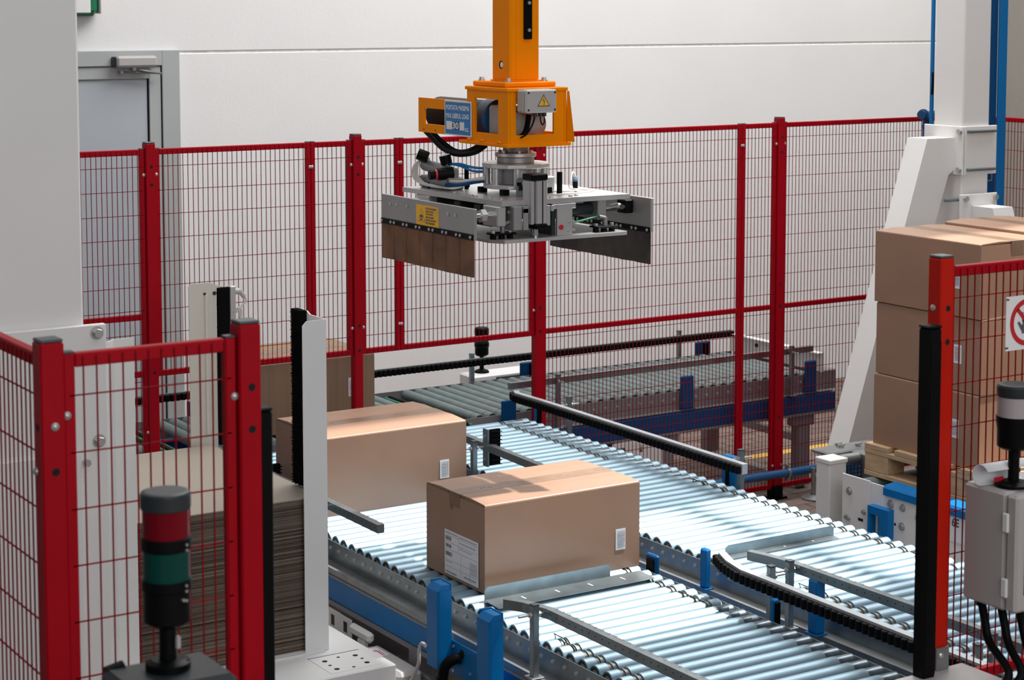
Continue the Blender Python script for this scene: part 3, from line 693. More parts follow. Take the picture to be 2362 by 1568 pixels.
def carton(label, x0, x1, y0, y1, z0, z1, seam='x', group='brown cartons', tape_front=True, mt='cardboard', bulge=0.004, rot=0.0, opening=0.0):
    t = thing('carton', label, 'carton', ((x0+x1)/2, (y0+y1)/2, z0), group)
    # body: slightly bulging sides built as a grid
    b = M(); n = 6
    def face(o, u, w, nn, m=0):
        o = V(o); u = V(u); w = V(w); nn = V(nn); vs = []; fs = []
        for i in range(n+1):
            for j in range(n+1):
                a, c = i/n, j/n; d = bulge*math.sin(math.pi*a)*math.sin(math.pi*c)
                vs.append(o+u*a+w*c+nn*d)
        for i in range(n):
            for j in range(n): fs.append([i*(n+1)+j, (i+1)*(n+1)+j, (i+1)*(n+1)+j+1, i*(n+1)+j+1])
        b.add(vs, fs, m, True)
    dx, dy, dz = x1-x0, y1-y0, z1-z0; zt = dz-0.006
    face((x0, y0, z0), (dx, 0, 0), (0, 0, zt), (0, -1, 0)); face((x1, y1, z0), (-dx, 0, 0), (0, 0, zt), (0, 1, 0))
    face((x0, y1, z0), (0, -dy, 0), (0, 0, zt), (-1, 0, 0)); face((x1, y0, z0), (0, dy, 0), (0, 0, zt), (1, 0, 0))
    b.add([(x0, y0, z0), (x1, y0, z0), (x1, y1, z0), (x0, y1, z0)], [(3, 2, 1, 0)])
    b.add([(x0, y0, z0+zt), (x1, y0, z0+zt), (x1, y1, z0+zt), (x0, y1, z0+zt)], [(0, 1, 2, 3)])
    part(t, 'body', b, mt)
    # two top flaps meeting at a centre seam, rounded over the fold
    def top_flap(sd):
        f = M()
        if seam == 'x':     # seam runs along x
            yf, ym = (y0, (y0+y1)/2-0.001) if sd < 0 else (y1, (y0+y1)/2+0.001)
            sec = [(yf, -0.006), (yf+(ym-yf)*0.008, -0.0022), (yf+(ym-yf)*0.03, 0.0), (yf+(ym-yf)*0.5, 0.004+bulge*0.4), (ym, 0.003), (ym, -0.001), (yf+(ym-yf)*0.03, -0.004)]
            f.prism([(x0+0.0015, yy, z1+zz) for yy, zz in sec], (dx-0.003, 0, 0))
        else:
            xf, xm = (x0, (x0+x1)/2-0.001) if sd < 0 else (x1, (x0+x1)/2+0.001)
            sec = [(xf, -0.006), (xf+(xm-xf)*0.008, -0.0022), (xf+(xm-xf)*0.03, 0.0), (xf+(xm-xf)*0.5, 0.004+bulge*0.4), (xm, 0.003), (xm, -0.001), (xf+(xm-xf)*0.03, -0.004)]
            f.prism([(xx, y0+0.0015, z1+zz) for xx, zz in sec], (0, dy-0.003, 0))
        part(t, 'top_flap', f, mt)
    top_flap(-1); top_flap(1)
    if seam == 'x': part(t, 'flap_edge', M().box(x0-0.0008, x0+0.001, y0+0.018, (y0+y1)/2-0.04, z1-0.0058, z1-0.0030).box(x0-0.0008, x0+0.001, (y0+y1)/2+0.04, y1-0.018, z1-0.0058, z1-0.0030), 'cardboard_edge')
    h = 0.034 if tape_front else 0.024
    if seam == 'x':
        ym = (y0+y1)/2
        tp = part(t, 'tape', M().box(x0-0.001, x1+0.001, ym-h, ym+h, z1+0.0034, z1+0.0042), 'tape')
        f = M().box(x0-0.0012, x0-0.0004, ym-h, ym+h, z1-0.078, z1+0.0042)
        part(t, 'tape_end', f, 'tape')
    else:
        xm = (x0+x1)/2
        tp = part(t, 'tape', M().box(xm-h, xm+h, y0-0.001, y1+0.001, z1+0.0034, z1+0.0042), 'tape')
        part(t, 'tape_end', M().box(xm-h, xm+h, y0-0.0012-bulge*0.2, y0-0.0004, z1-0.055, z1+0.0042), 'tape')
    if seam == 'x':
        pr = M(); k = 0; xx = x0+0.10
        while xx < x1-0.05:
            ym = (y0+y1)/2
            for q in ((0, -0.006, 0.003, 0.012), (0.012, -0.002, 0.004, 0.008), (0.024, -0.004, 0.02, 0.003)):
                pr.box(xx+q[0], xx+q[0]+q[2], ym+q[1], ym+q[1]+q[3], z1+0.0042, z1+0.0045)
            xx += 0.155
        part(t, 'tape_print', pr, 'ink', stuff=True)
    if rot: t.rotation_euler[2] = rot
    return t
c1 = carton('nearest brown carton with large white shipping label on its end', 3.226, 3.842, 5.255, 5.632, 0.601, 0.893, bulge=0.003)
side_label(c1, 3.742, 5.255-0.0018, 0.668, seed=2)
# shipping label on the end facing left (-X): upper edge follows the sheet
sx = 3.226-0.0030; ya, yb, za, zb = 5.505, 5.290, 0.613, 0.762
lab = part(c1, 'shipping_label', M().box(sx-0.0006, sx, yb, ya, za, zb), 'paper', 'large white shipping label')
def lp(u, w): return (sx-0.0006, ya-u, zb-w)          # u along the label from its left, w down
lw, lh = ya-yb, zb-za
b = M()
def lrect(u0, u1, w0, w1, mb):
    q = [V(lp(u0, w1)), V(lp(u1, w1)), V(lp(u1, w0)), V(lp(u0, w0))]; mb.add([p+V((-0.0003, 0, 0)) for p in q], [(0, 1, 2, 3)])
for w in (0.016, 0.040, 0.064, 0.100, 0.122): lrect(0.004, lw-0.004, w, w+0.0008, b)
for u, w0, w1 in ((0.090, 0.004, 0.064), (0.105, 0.064, 0.145), (0.162, 0.075, 0.145)): lrect(u, u+0.0009, w0, w1, b)
part(lab, 'label_lines', b, 'ink', stuff=True)
b = M(); rnd = random.Random(4)
def scribble(u0, u1, w, h, mb):
    u = u0
    while u < u1:
        a = rnd.uniform(0.002, 0.006); lrect(u, min(u+a, u1), w, w+h, mb); u += a+rnd.uniform(0.0008, 0.002)
scribble(0.006, 0.084, 0.006, 0.005, b); scribble(0.094, 0.205, 0.007, 0.0045, b); scribble(0.095, 0.200, 0.026, 0.004, b); scribble(0.095, 0.18, 0.046, 0.003, b)
scribble(0.008, 0.05, 0.104, 0.003, b); scribble(0.006, 0.078, 0.138, 0.006, b); scribble(0.125, 0.200, 0.132, 0.006, b)
for k in range(8): scribble(0.166, 0.208, 0.078+k*0.0052, 0.0026, b)
part(lab, 'label_print', b, 'ink_soft', stuff=True)
for k, (u, w, ww, hh) in enumerate(((0.007, 0.020, 0.038, 0.014), (0.007, 0.046, 0.038, 0.012), (0.008, 0.072, 0.042, 0.014))):
    barcode(c1, V(lp(u, w+hh))+V((0.0, 0, 0)), (0, -1, 0), (0, 0, 1), ww, hh, 22, 'ink', seed=20+k, parent=lab)
text(c1, 'tape_mark', 'HL.', (3.226-0.0016-0.004, 5.452, 0.838), (0, 0, 1), (0, 1, 0), 0.018, 0.014, 'ink', off=-0.0010)
c2 = carton('rear brown carton on the front lane behind the white guide', 3.229, 3.838, 6.388, 6.815, 0.601, 0.897, bulge=0.004)
side_label(c2, 3.718, 6.388-0.003, 0.682, seed=9)
c3 = carton('tall brown carton on the rear conveyor behind the fence', 3.585, 4.170, 7.752, 8.235, 0.601, 0.922, mt='cardboard_flute', bulge=0.002)
side_label(c3, 4.035, 7.752-0.002, 0.735, w=0.045, h=0.085, seed=12)
# pallet with three layers of cartons
PZ = 0.668; names = ('bottom', 'middle', 'top')
for k in range(3):
    z0 = PZ+k*0.3005; j = (0.0, 0.004, -0.003)[k]
    a = carton('%s carton of the near column on the pallet' % names[k], 5.600+j, 5.998+j, 5.408-j, 6.004-j, z0, z0+0.297, seam='y', bulge=0.003)
    label_left(a, 5.600+j-0.0022, 5.555-j, z0+0.11, 0.042, 0.075, seed=30+k)
    carton('%s carton of the far column on the pallet' % names[k], 6.006+j, 6.404+j, 5.42, 6.016, z0, z0+0.297+(0.012 if k == 2 else 0.0), seam='y', bulge=0.003)
p = thing('pallet', 'pale wooden pallet under the stacked cartons', 'pallet', (6.0, 5.6, 0.53))
px0, px1, py0, py1 = 5.575, 6.44, 5.00, 6.03
for k in range(6):
    ya = py0+k*(py1-py0-0.14)/5; part(p, 'deck_board', M().box(px0, px1, ya, ya+0.14, PZ-0.022, PZ, b=0.002), 'wood')
for xx in (px0, 5.96, px1-0.10): part(p, 'stringer_board', M().box(xx, xx+0.10, py0, py1, PZ-0.042, PZ-0.0222, b=0.002), 'wood')
for xx in (px0, 5.96, px1-0.10):
    for yy in (py0, 5.46, py1-0.14): part(p, 'block', M().box(xx+0.001, xx+0.099, yy+0.001, yy+0.139, 0.553, PZ-0.0422, b=0.003), 'wood')
    part(p, 'bottom_board', M().box(xx, xx+0.10, py0, py1, 0.533, 0.5528, b=0.002), 'wood')
# pallet conveyor
pc = thing('pallet_conveyor', 'white pallet roller station with blue covers beneath the stacked cartons', 'conveyor', (6.0, 5.5, 0))
XP = 5.455
part(pc, 'side_plate', M().box(XP, XP+0.006, 5.862, 6.030, 0.04, 0.552, b=0.002), 'white_paint')
part(pc, 'side_plate', M().box(XP+0.001, XP+0.006, 5.775, 5.8615, 0.04, 0.548, b=0.002), 'white_paint')
part(pc, 'side_plate', M().box(XP, XP+0.006, 4.2, 5.7745, 0.04, 0.520, b=0.002), 'white_paint')
part(pc, 'side_plate', M().box(6.55, 6.556, 4.2, 6.03, 0.04, 0.55, b=0.002), 'white_paint')
part(pc, 'cover_strip', M().prism([(XP-0.012, 5.772, 0.515), (XP-0.012, 5.772, 0.545), (XP-0.004, 5.772, 0.555), (XP+0.055, 5.772, 0.562), (XP+0.055, 5.772, 0.515)], (0, -0.90, 0)), 'blue_paint')
sr = M().lathe((0, 0, 0), (1, 0, 0), [(0, 0.008), (0.002, 0.036), (0.006, 0.038), (1.064, 0.038), (1.068, 0.036), (1.07, 0.008)], 20).mesh('roller', ['roller_grey'])
for k in range(12): inst(pc, 'roller', sr, (XP+0.010, 5.97-k*0.145, 0.494))
for (y, z, r) in ((5.985, 0.485, 0.012), (5.738, 0.482, 0.013), (5.668, 0.482, 0.011), (5.578, 0.462, 0.013), (5.672, 0.405, 0.012), (5.895, 0.415, 0.008), (6.000, 0.372, 0.008), (5.988, 0.370, 0.008), (5.30, 0.48, 0.012)):
    o = part(pc, 'bolt', M().cyl((XP, y, z), (XP-0.002, y, z), r*1.4, 14).cyl((XP-0.002, y, z), (XP-0.010, y, z), r, 6, smooth=False), 'bolt_steel')
part(pc, 'slot', M().box(XP-0.0006, XP, 5.900, 5.930, 0.372, 0.384), 'hole_black')
part(pc, 'slot', M().cyl((XP-0.0006, 5.712, 0.405), (XP, 5.712, 0.405), 0.006, 10), 'hole_black')
u = M().framed((XP-0.034, 5.838, 0.27), (0, -1, 0), (0, 0, 1), (1, 0, 0), (0.118, 0.192), (0.012, 0.066, 0.0, 0.160), 0.034)
part(pc, 'sensor_guard', u, 'blue_paint'); part(pc, 'sensor', M().box(XP-0.020, XP-0.001, 5.775, 5.792, 0.30, 0.44, b=0.002), 'black_plastic')
pl = part(pc, 'number_plate', M().box(XP-0.003, XP-0.001, 5.26, 5.405, 0.41, 0.513), 'sign_white')
text(pc, 'plate_lettering', '6E', (XP-0.003, 5.394, 0.472), (0, -1, 0), (0, 0, 1), 0.038, 0.034, 'ink')
# drive housing next to it
dh = thing('drive_housing', 'white upright drive housing with grey lid beside the pallet station', 'machine cover', (5.56, 6.2, 0))
part(dh, 'body', M().box(5.490, 5.585, 6.148, 6.236, 0.0, 0.556, b=0.004), 'white_paint')
part(dh, 'lid', M().box(5.487, 5.590, 6.144, 6.240, 0.556, 0.576, b=0.003), 'white_sheet')
part(dh, 'cover_plate', M().box(5.57, 5.90, 6.242, 6.36, 0.560, 0.578, b=0.006), 'zinc_dull')
part(dh, 'cover_front', M().lathe((5.592, 6.20, 0.552), (1, 0, 0), [(0, 0.026), (0.10, 0.026)], 18).box(5.695, 5.86, 6.12, 6.24, 0.46, 0.575, b=0.004), 'zinc_dull')
part(dh, 'rear_body', M().box(5.66, 5.90, 6.25, 6.34, 0.02, 0.56, b=0.004), 'lilac_grey')
g = M()
for k in range(6): g.box(5.588+k*0.020, 5.592+k*0.020, 6.170, 6.173, 0.455, 0.535)
for k in range(5): g.box(5.588, 5.692, 6.170, 6.173, 0.458+k*0.018, 0.462+k*0.018)
part(dh, 'mesh_guard', g, 'blue_dark')
for xx, yy in ((5.70, 6.33), (5.77, 6.28), (5.69, 6.30)): part(dh, 'wing_nut', M().cyl((xx, yy, 0.578), (xx, yy, 0.590), 0.010, 8).box(xx-0.020, xx+0.020, yy-0.004, yy+0.004, 0.584, 0.594, b=0.002), 'bolt_steel')
ft = thing('machine_foot', 'adjustable round machine foot on the floor by the fence', 'machine foot', (6.50, 7.40, 0))
part(ft, 'disc', M().lathe((6.50, 7.40, 0), (0, 0, 1), [(0, 0.06), (0.008, 0.06), (0.022, 0.028), (0.024, 0.014)], 20), 'zinc_dull')
part(ft, 'stem', M().cyl((6.50, 7.40, 0.022), (6.50, 7.40, 0.16), 0.011, 12).cyl((6.50, 7.40, 0.022), (6.50, 7.40, 0.038), 0.018, 6, smooth=False), 'zinc_dull')
pp = thing('blue_pipe', 'dark blue conduit running along the foot of the fence', 'pipe', (6.3, 7.44, 0.1))
part(pp, 'pipe', M().cyl((5.20, 7.462, 0.150), (7.4, 7.462, 0.128), 0.021, 16), 'blue_pipe')
part(pp, 'clamp', M().lathe((6.372, 7.462, 0.138), (1, 0, 0), [(0, 0.021), (0, 0.0255), (0.018, 0.0255), (0.018, 0.021)], 18).box(6.374, 6.388, 7.455, 7.469, 0.162, 0.180, b=0.002).box(6.374, 6.388, 7.455, 7.469, 0.095, 0.114, b=0.002), 'zinc')
# vertical conduit elbow by the gantry column
el = thing('blue_pipe', 'blue pipe elbow beside the white gantry column', 'pipe', (7.04, 7.2, 1.7))
part(el, 'pipe', M().tube([(7.04, 7.2, 0.0), (7.04, 7.2, 1.5), (7.04, 7.2, 1.86), (7.04, 7.2, 1.915), (7.02, 7.19, 1.942), (6.975, 7.165, 1.950), (6.955, 7.15, 1.950)], 0.022, 14, sub=5), 'blue_pipe')
part(el, 'collar', M().cyl((7.04, 7.2, 1.875), (7.04, 7.2, 1.895), 0.026, 16).lathe((6.985, 7.17, 1.95), (0.9, 0.45, 0), [(0, 0.022), (0.0, 0.027), (0.015, 0.027), (0.015, 0.022)], 16), 'blue_pipe')
part(el, 'branch', M().cyl((7.03, 7.195, 1.948), (7.16, 7.25, 1.946), 0.016, 12), 'blue_pipe')

# ================================================================== GANTRY COLUMN (right)
gc = thing('gantry_column', 'white steel gantry column with clamp plates and slanting braces', 'column', (6.78, 6.70, 0))
part(gc, 'post', M().box(6.686, 6.862, 6.60, 6.79, 0.0, 5.2, b=0.006), 'white_paint')
part(gc, 'clamp_plate', M().box(6.672, 6.685, 6.585, 6.84, 1.70, 1.93, b=0.003), 'white_paint')
part(gc, 'clamp_plate', M().box(6.69, 6.90, 6.586, 6.599, 1.70, 1.93, b=0.003), 'white_paint')
part(gc, 'clamp_plate', M().box(6.66, 6.90, 6.575, 6.590, 0.5, 1.61, b=0.003), 'white_paint')
for z in (1.905, 1.725): part(gc, 'tie_rod', M().cyl((6.70, 6.578, z), (6.882, 6.578, z), 0.008, 10), 'zinc')
for (x, y, z) in ((6.668, 6.60, 1.905), (6.668, 6.60, 1.725)): part(gc, 'bolt', M().cyl((x+0.004, y, z), (x-0.010, y, z), 0.014, 6, smooth=False), 'bolt_steel')
for x in (6.688, 6.882): part(gc, 'bolt', M().cyl((x, 6.575, 1.590), (x, 6.560, 1.590), 0.014, 6, smooth=False), 'bolt_steel')
part(gc, 'tie_rod', M().cyl((6.58, 6.60, 1.585), (6.685, 6.60, 1.585), 0.008, 10), 'zinc')
br = M().prism([(6.500, 6.64, 1.875), (6.672, 6.64, 1.875), (6.672, 6.64, 1.72), (6.640, 6.64, 1.70), (6.200, 6.64, 0.45), (6.200, 6.64, 0.0), (6.03, 6.64, 0.0), (6.03, 6.64, 0.45)], (0, 0.13, 0))
part(gc, 'brace', br, 'white_paint')
part(gc, 'brace', M().prism([(6.73, 6.574, 1.555), (6.73, 6.44, 1.555), (6.73, 5.95, 0.0), (6.73, 6.12, 0.0), (6.73, 6.574, 1.38)], (0.13, 0, 0)), 'white_paint')
bp = thing('blue_profile', 'tall blue steel profile behind the white gantry column', 'steel profile', (7.1, 6.95, 0))
part(bp, 'web', M().box(6.93, 7.185, 6.985, 6.995, 0, 5.2), 'blue_dark')
part(bp, 'flange', M().box(7.232, 7.288, 6.90, 6.912, 0, 5.2, b=0.002), 'blue_paint')
part(bp, 'flange', M().box(7.182, 7.232, 6.912, 6.99, 0, 5.2, b=0.002), 'blue_dark')  # shade on the left face painted in as darker blue
part(bp, 'flange', M().box(6.880, 6.893, 7.0, 7.02, 0, 5.2, b=0.002), 'blue_paint')
part(bp, 'socket', M().framed((7.150, 6.898, 1.625), (1, 0, 0), (0, 0, 1), (0, 1, 0), (0.05, 0.075), (0.006, 0.044, 0.006, 0.069), 0.006), 'zinc_dull')
part(bp, 'handle', M().tube([(6.868, 6.99, 2.06), (6.862, 6.98, 2.12), (6.870, 6.99, 2.17)], 0.006, 8), 'black_plastic')

# ================================================================== CARDBOARD MAGAZINE (left)
lc = thing('machine_column', 'large white machine column filling the upper left corner', 'column', (1.65, 5.7, 0))
part(lc, 'column', M().box(1.25, 1.970, 5.45, 6.05, 1.0, 5.2, b=0.008), 'white_paint')
part(lc, 'base_plate', M().box(1.25, 2.028, 5.425, 5.447, 0.30, 1.568, b=0.003), 'white_paint')
part(lc, 'plinth', M().box(1.25, 2.0, 5.46, 6.05, 0.0, 1.0, b=0.006), 'white_paint')
part(lc, 'side_strip', M().box(1.25, 1.94, 5.412, 5.424, 0.30, 1.195, b=0.002), 'white_sheet')
for z in (1.543, 1.222): part(lc, 'bolt', M().cyl((1.999, 5.425, z), (1.999, 5.422, z), 0.020, 18).cyl((1.999, 5.422, z), (1.999, 5.408, z), 0.0145, 6, smooth=False, bv=0.002), 'bolt_steel')
part(lc, 'bolt', M().cyl((1.955, 5.412, 1.165), (1.955, 5.398, 1.165), 0.011, 6, smooth=False), 'bolt_steel')
gl = thing('corner_guide', 'white folded sheet guide at the front left corner of the stack', 'guide', (2.1, 5.5, 0.4), 'stack corner guides')
g = M().prism([(2.032, 5.470, 0.40), (2.050, 5.470, 0.40), (2.078, 5.500, 0.40), (2.142, 5.500, 0.40), (2.142, 5.504, 0.40), (2.076, 5.504, 0.40), (2.048, 5.474, 0.40), (2.032, 5.474, 0.40)], (0, 0, 1.105))
part(gl, 'sheet', g, 'white_sheet')
part(gl, 'bracket', M().box(2.032, 2.05, 5.475, 5.56, 1.0, 1.2, b=0.002), 'white_paint')
# table
tb = thing('lift_table', 'white machine table with drilled plate at the bottom of picture', 'table', (2.3, 5.9, 0))
TZ = 0.405
part(tb, 'top', M().box(2.034, 2.934, 5.320, 6.50, TZ-0.10, TZ, b=0.004), 'white_sheet')
part(tb, 'base', M().box(2.06, 2.85, 5.42, 6.45, 0.0, TZ-0.10, b=0.004), 'white_paint')
part(tb, 'step', M().box(2.05, 2.795, 5.545, 6.45, TZ, TZ+0.006, b=0.001), 'white_paint')
dp = part(tb, 'drilled_plate', M().box(2.715, 2.895, 5.345, 5.505, TZ+0.0002, TZ+0.0012), 'white_paint')
part(dp, 'plate_gap', M().box(2.713, 2.897, 5.505, 5.511, TZ+0.0002, TZ+0.0008), 'blue_dark')
for (ux, uy, r) in ((0.035, 0.115, 0.009), (0.145, 0.115, 0.009), (0.035, 0.030, 0.009), (0.145, 0.035, 0.009), (0.09, 0.128, 0.0055), (0.09, 0.02, 0.0055), (0.032, 0.072, 0.0055), (0.150, 0.078, 0.0055)):
    part(dp, 'drill_hole', M().cyl((2.715+ux, 5.345+uy, TZ+0.0012), (2.715+ux, 5.345+uy, TZ+0.0016), r, 14), 'hole_black')
# stack of flat blanks
st = thing('cardboard_stack', 'tall stack of flat brown cardboard blanks between white guides', 'cardboard stack', (2.4, 6.0, TZ+0.006))
zz = TZ+0.007; n_s = 0; rnd = random.Random(11); sheets = []
for k in range(4):
    jx = (0.0, 0.003, -0.002, 0.004)[k]
    sheets.append(M().box(2.056, 2.798+jx, 5.582-(0.002 if k % 2 else 0), 6.448, 0.0, 0.0056, b=0.0008).mesh('cardboard_blank', ['sheet_edge']))
while zz < 0.910:
    o = inst(st, 'cardboard_blank', sheets[n_s % 4], (rnd.uniform(-0.003, 0.002), rnd.uniform(-0.004, 0.004), zz)); zz += 0.0060; n_s += 1
top = M(); nx = 24
for i in range(nx+1):       # top blank, lightly curled at its edges
    pass
part(st, 'top_blank', M().box(2.054, 2.800, 5.578, 6.450, zz, zz+0.005, b=0.001), 'sheet_top', 'pale top blank of the stack')
# front right corner guide with brush
gr_ = thing('corner_guide', 'tall white angle guide with black brush at the front right stack corner', 'guide', (2.78, 5.56, TZ), 'stack corner guides')
x0g, x1g, yg, zg = 2.732, 2.816, 5.560, 1.494
part(gr_, 'front_flange', M().prism([(x0g, yg, TZ+0.001), (x1g, yg, TZ+0.001), (x1g, yg, zg), (x0g+0.014, yg, zg-0.002), (x0g, yg, zg-0.016)], (0, 0.004, 0)), 'white_sheet')
part(gr_, 'side_flange', M().prism([(x1g-0.004, yg+0.005, TZ+0.001), (x1g-0.004, 5.770, TZ+0.001), (x1g-0.004, 5.770, zg+0.004), (x1g-0.004, 5.72, zg+0.010), (x1g-0.004, 5.69, zg+0.010), (x1g-0.004, 5.67, zg+0.001), (x1g-0.004, yg+0.005, zg)], (0.004, 0, 0)), 'white_sheet')
b = M(); rb = random.Random(5)
zq = 0.925
while zq < 1.505:
    for yy in (5.700, 5.722, 5.745):
        l = 0.030+rb.uniform(-0.003, 0.003); b.cyl((x1g-0.006, yy, zq), (x1g-0.006-l, yy, zq+rb.uniform(-0.002, 0.003)), 0.0026, 4, r2=0.0012)
    zq += 0.0036
part(gr_, 'brush_bristles', b, 'bristle', stuff=True)
part(gr_, 'brush_core', M().box(x1g-0.026, x1g-0.0045, 5.690, 5.760, 0.925, 1.505), 'bristle')
# back guide
ga = thing('corner_guide', 'beige angle guide with black strip at the back of the stack', 'guide', (2.78, 6.5, TZ), 'stack corner guides')
part(ga, 'face_plate', M().prism([(2.730, 6.470, 0.41), (2.835, 6.470, 0.41), (2.835, 6.470, 1.492), (2.812, 6.470, 1.503), (2.742, 6.470, 1.503), (2.730, 6.470, 1.492)], (0, 0.005, 0)), 'beige_paint')
part(ga, 'face_fold', M().box(2.790, 2.800, 6.464, 6.4695, 0.95, 1.46, b=0.001), 'beige_paint')
part(ga, 'top_tab', M().prism([(2.835, 6.470, 1.470), (2.925, 6.475, 1.462), (2.895, 6.475, 1.474), (2.80, 6.470, 1.503)], (0, 0.005, 0)), 'beige_paint')
part(ga, 'black_strip', M().box(2.838, 2.886, 6.462, 6.476, 0.905, 1.482, b=0.003), 'bristle')
part(ga, 'sensor_profile', M().box(2.888, 2.908, 6.460, 6.490, 1.06, 1.484, b=0.002), 'aluminium')
for z in (1.39, 1.36): part(ga, 'screw', M().cyl((2.898, 6.460, z), (2.898, 6.457, z), 0.004, 8), 'bolt_steel')
part(ga, 'connector', M().cyl((2.909, 6.475, 1.462), (2.93, 6.475, 1.462), 0.011, 10).cyl((2.93, 6.475, 1.462), (2.948, 6.475, 1.440), 0.009, 10), 'grey_plastic')
part(ga, 'cable', M().tube([(2.948, 6.475, 1.440), (2.955, 6.475, 1.425), (2.935, 6.475, 1.405), (2.915, 6.475, 1.385)], 0.004, 8).tube([(2.909, 6.475, 1.40), (2.935, 6.475, 1.395), (2.928, 6.475, 1.34), (2.910, 6.475, 1.31)], 0.005, 8), 'tube_white')
part(ga, 'bolt', M().cyl((2.790, 6.470, 1.463), (2.790, 6.466, 1.463), 0.005, 10).cyl((2.828, 6.470, 1.463), (2.828, 6.466, 1.463), 0.007, 10), 'dark_grey_plastic')

# ------------------------------------------------ front lane accessories
for lbl, y0, y1, zt, zb in (('blue sensor post cover on the front lane, farther of the pair', 5.165, 5.235, 0.690, 0.418), ('blue sensor post cover on the front lane, nearer of the pair', 4.858, 4.930, 0.676, 0.36)):
    t = thing('sensor_cover', lbl, 'cover', (3.02, (y0+y1)/2, zb), 'blue sensor post covers')
    xa, xb = 2.998, 3.048
    part(t, 'body', M().prism([(xa, y0+0.008, zb), (xa+0.008, y0, zb), (xb, y0, zb), (xb, y1, zb), (xa, y1, zb)], (0, 0, zt-zb-0.022)), 'blue_paint')
    part(t, 'top', M().prism([(xa, y0+0.002, zt-0.022), (xa+0.018, y0+0.002, zt-0.004), (xb-0.001, y0+0.002, zt-0.004), (xb-0.001, y0+0.002, zt-0.022)], (0, y1-y0-0.004, 0)), 'blue_paint')
    part(t, 'rim', M().box(xb-0.004, xb, y0, y1, zt-0.022, zt, b=0.001).box(xa+0.014, xb-0.004, y1-0.004, y1, zt-0.022, zt+0.001, b=0.001), 'blue_paint')
    part(t, 'screw', M().cyl((xb-0.012, y1-0.020, zt-0.004), (xb-0.012, y1-0.020, zt-0.001), 0.003, 8), 'bolt_steel')
    part(t, 'foot_plate', M().box(xb+0.001, xb+0.005, y0-0.20, y0+0.01, zb-0.02, zb+0.09, b=0.002), 'blue_paint')
    for (yy, z_) in ((y0-0.012, zb+0.072), (y0-0.115, zb+0.012), (y0-0.012, zb-0.006)): part(t, 'plate_bolt', M().cyl((xb+0.001, yy, z_), (xb-0.004, yy, z_), 0.005, 8), 'bolt_steel')
    part(t, 'plate_hole', M().cyl((xb+0.0012, y0-0.062, zb+0.060), (xb+0.0004, y0-0.062, zb+0.060), 0.014, 16), 'hole_black')
hs = thing('corrugated_hose', 'black corrugated hose bending down beside the blue cover', 'hose', (3.03, 5.12, 0.2))
part(hs, 'hose', M().tube([(3.048, 5.110, 0.462), (3.030, 5.118, 0.462), (3.008, 5.130, 0.445), (3.000, 5.138, 0.41), (2.998, 5.142, 0.30), (3.0, 5.15, 0.12)], 0.017, 14, sub=6), 'black_rubber')
rib = M().lathe((0, 0, 0), (0, 0, 1), [(-0.0022, 0.0165), (-0.001, 0.0185), (0.001, 0.0185), (0.0022, 0.0165)], 14).mesh('hose_rib', ['black_rubber'])
for k in range(22): inst(hs, 'hose_rib', rib, (2.998, 5.142, 0.40-k*0.0085))
cb = thing('grey_cable', 'thin grey cable looping down left of the blue cover', 'cable', (2.99, 5.28, 0.2))
part(cb, 'cable', M().tube([(3.000, 5.238, 0.470), (2.995, 5.262, 0.478), (2.992, 5.275, 0.450), (2.990, 5.275, 0.41), (2.985, 5.30, 0.36), (2.98, 5.33, 0.30), (2.98, 5.34, 0.1)], 0.006, 8), 'grey_plastic')
ct = thing('cable_duct', 'white cable duct plate with square holes below the front lane beam', 'cable duct', (3.03, 5.9, 0.2))
part(ct, 'plate', M().framed((3.052, 6.12, 0.20), (0, -1, 0), (0, 0, 1), (1, 0, 0), (0.180, 0.183), (0.105, 0.138, 0.125, 0.165), 0.004), 'white_paint')
part(ct, 'plate', M().framed((3.051, 5.939, 0.20), (0, -1, 0), (0, 0, 1), (1, 0, 0), (0.085, 0.182), (0.020, 0.055, 0.125, 0.165), 0.004), 'white_paint')
part(ct, 'bracket', M().box(3.030, 3.058, 5.690, 5.835, 0.345, 0.382, b=0.010), 'white_paint')
part(ct, 'bracket_leg', M().box(3.034, 3.054, 5.73, 5.78, 0.05, 0.345, b=0.004), 'white_paint')
jb = thing('gear_motor_box', 'grey motor box with sticker between white table and front lane', 'motor box', (3.0, 5.5, 0.2))
part(jb, 'body', M().box(2.955, 3.045, 5.340, 5.640, 0.12, 0.360, b=0.012), 'grey_plastic')
stk = part(jb, 'sticker', M().box(2.965, 3.020, 5.525, 5.615, 0.3602, 0.3608), 'sign_white')
part(stk, 'sticker_print', M().cyl((2.985, 5.58, 0.3608), (2.985, 5.58, 0.3612), 0.011, 14).box(3.0, 3.004, 5.53, 5.59, 0.3608, 0.3612).box(3.008, 3.011, 5.53, 5.58, 0.3608, 0.3612), 'sign_red')
part(jb, 'profile', M().box(3.046, 3.064, 5.30, 5.66, 0.28, 0.34, b=0.002), 'zinc_dull')

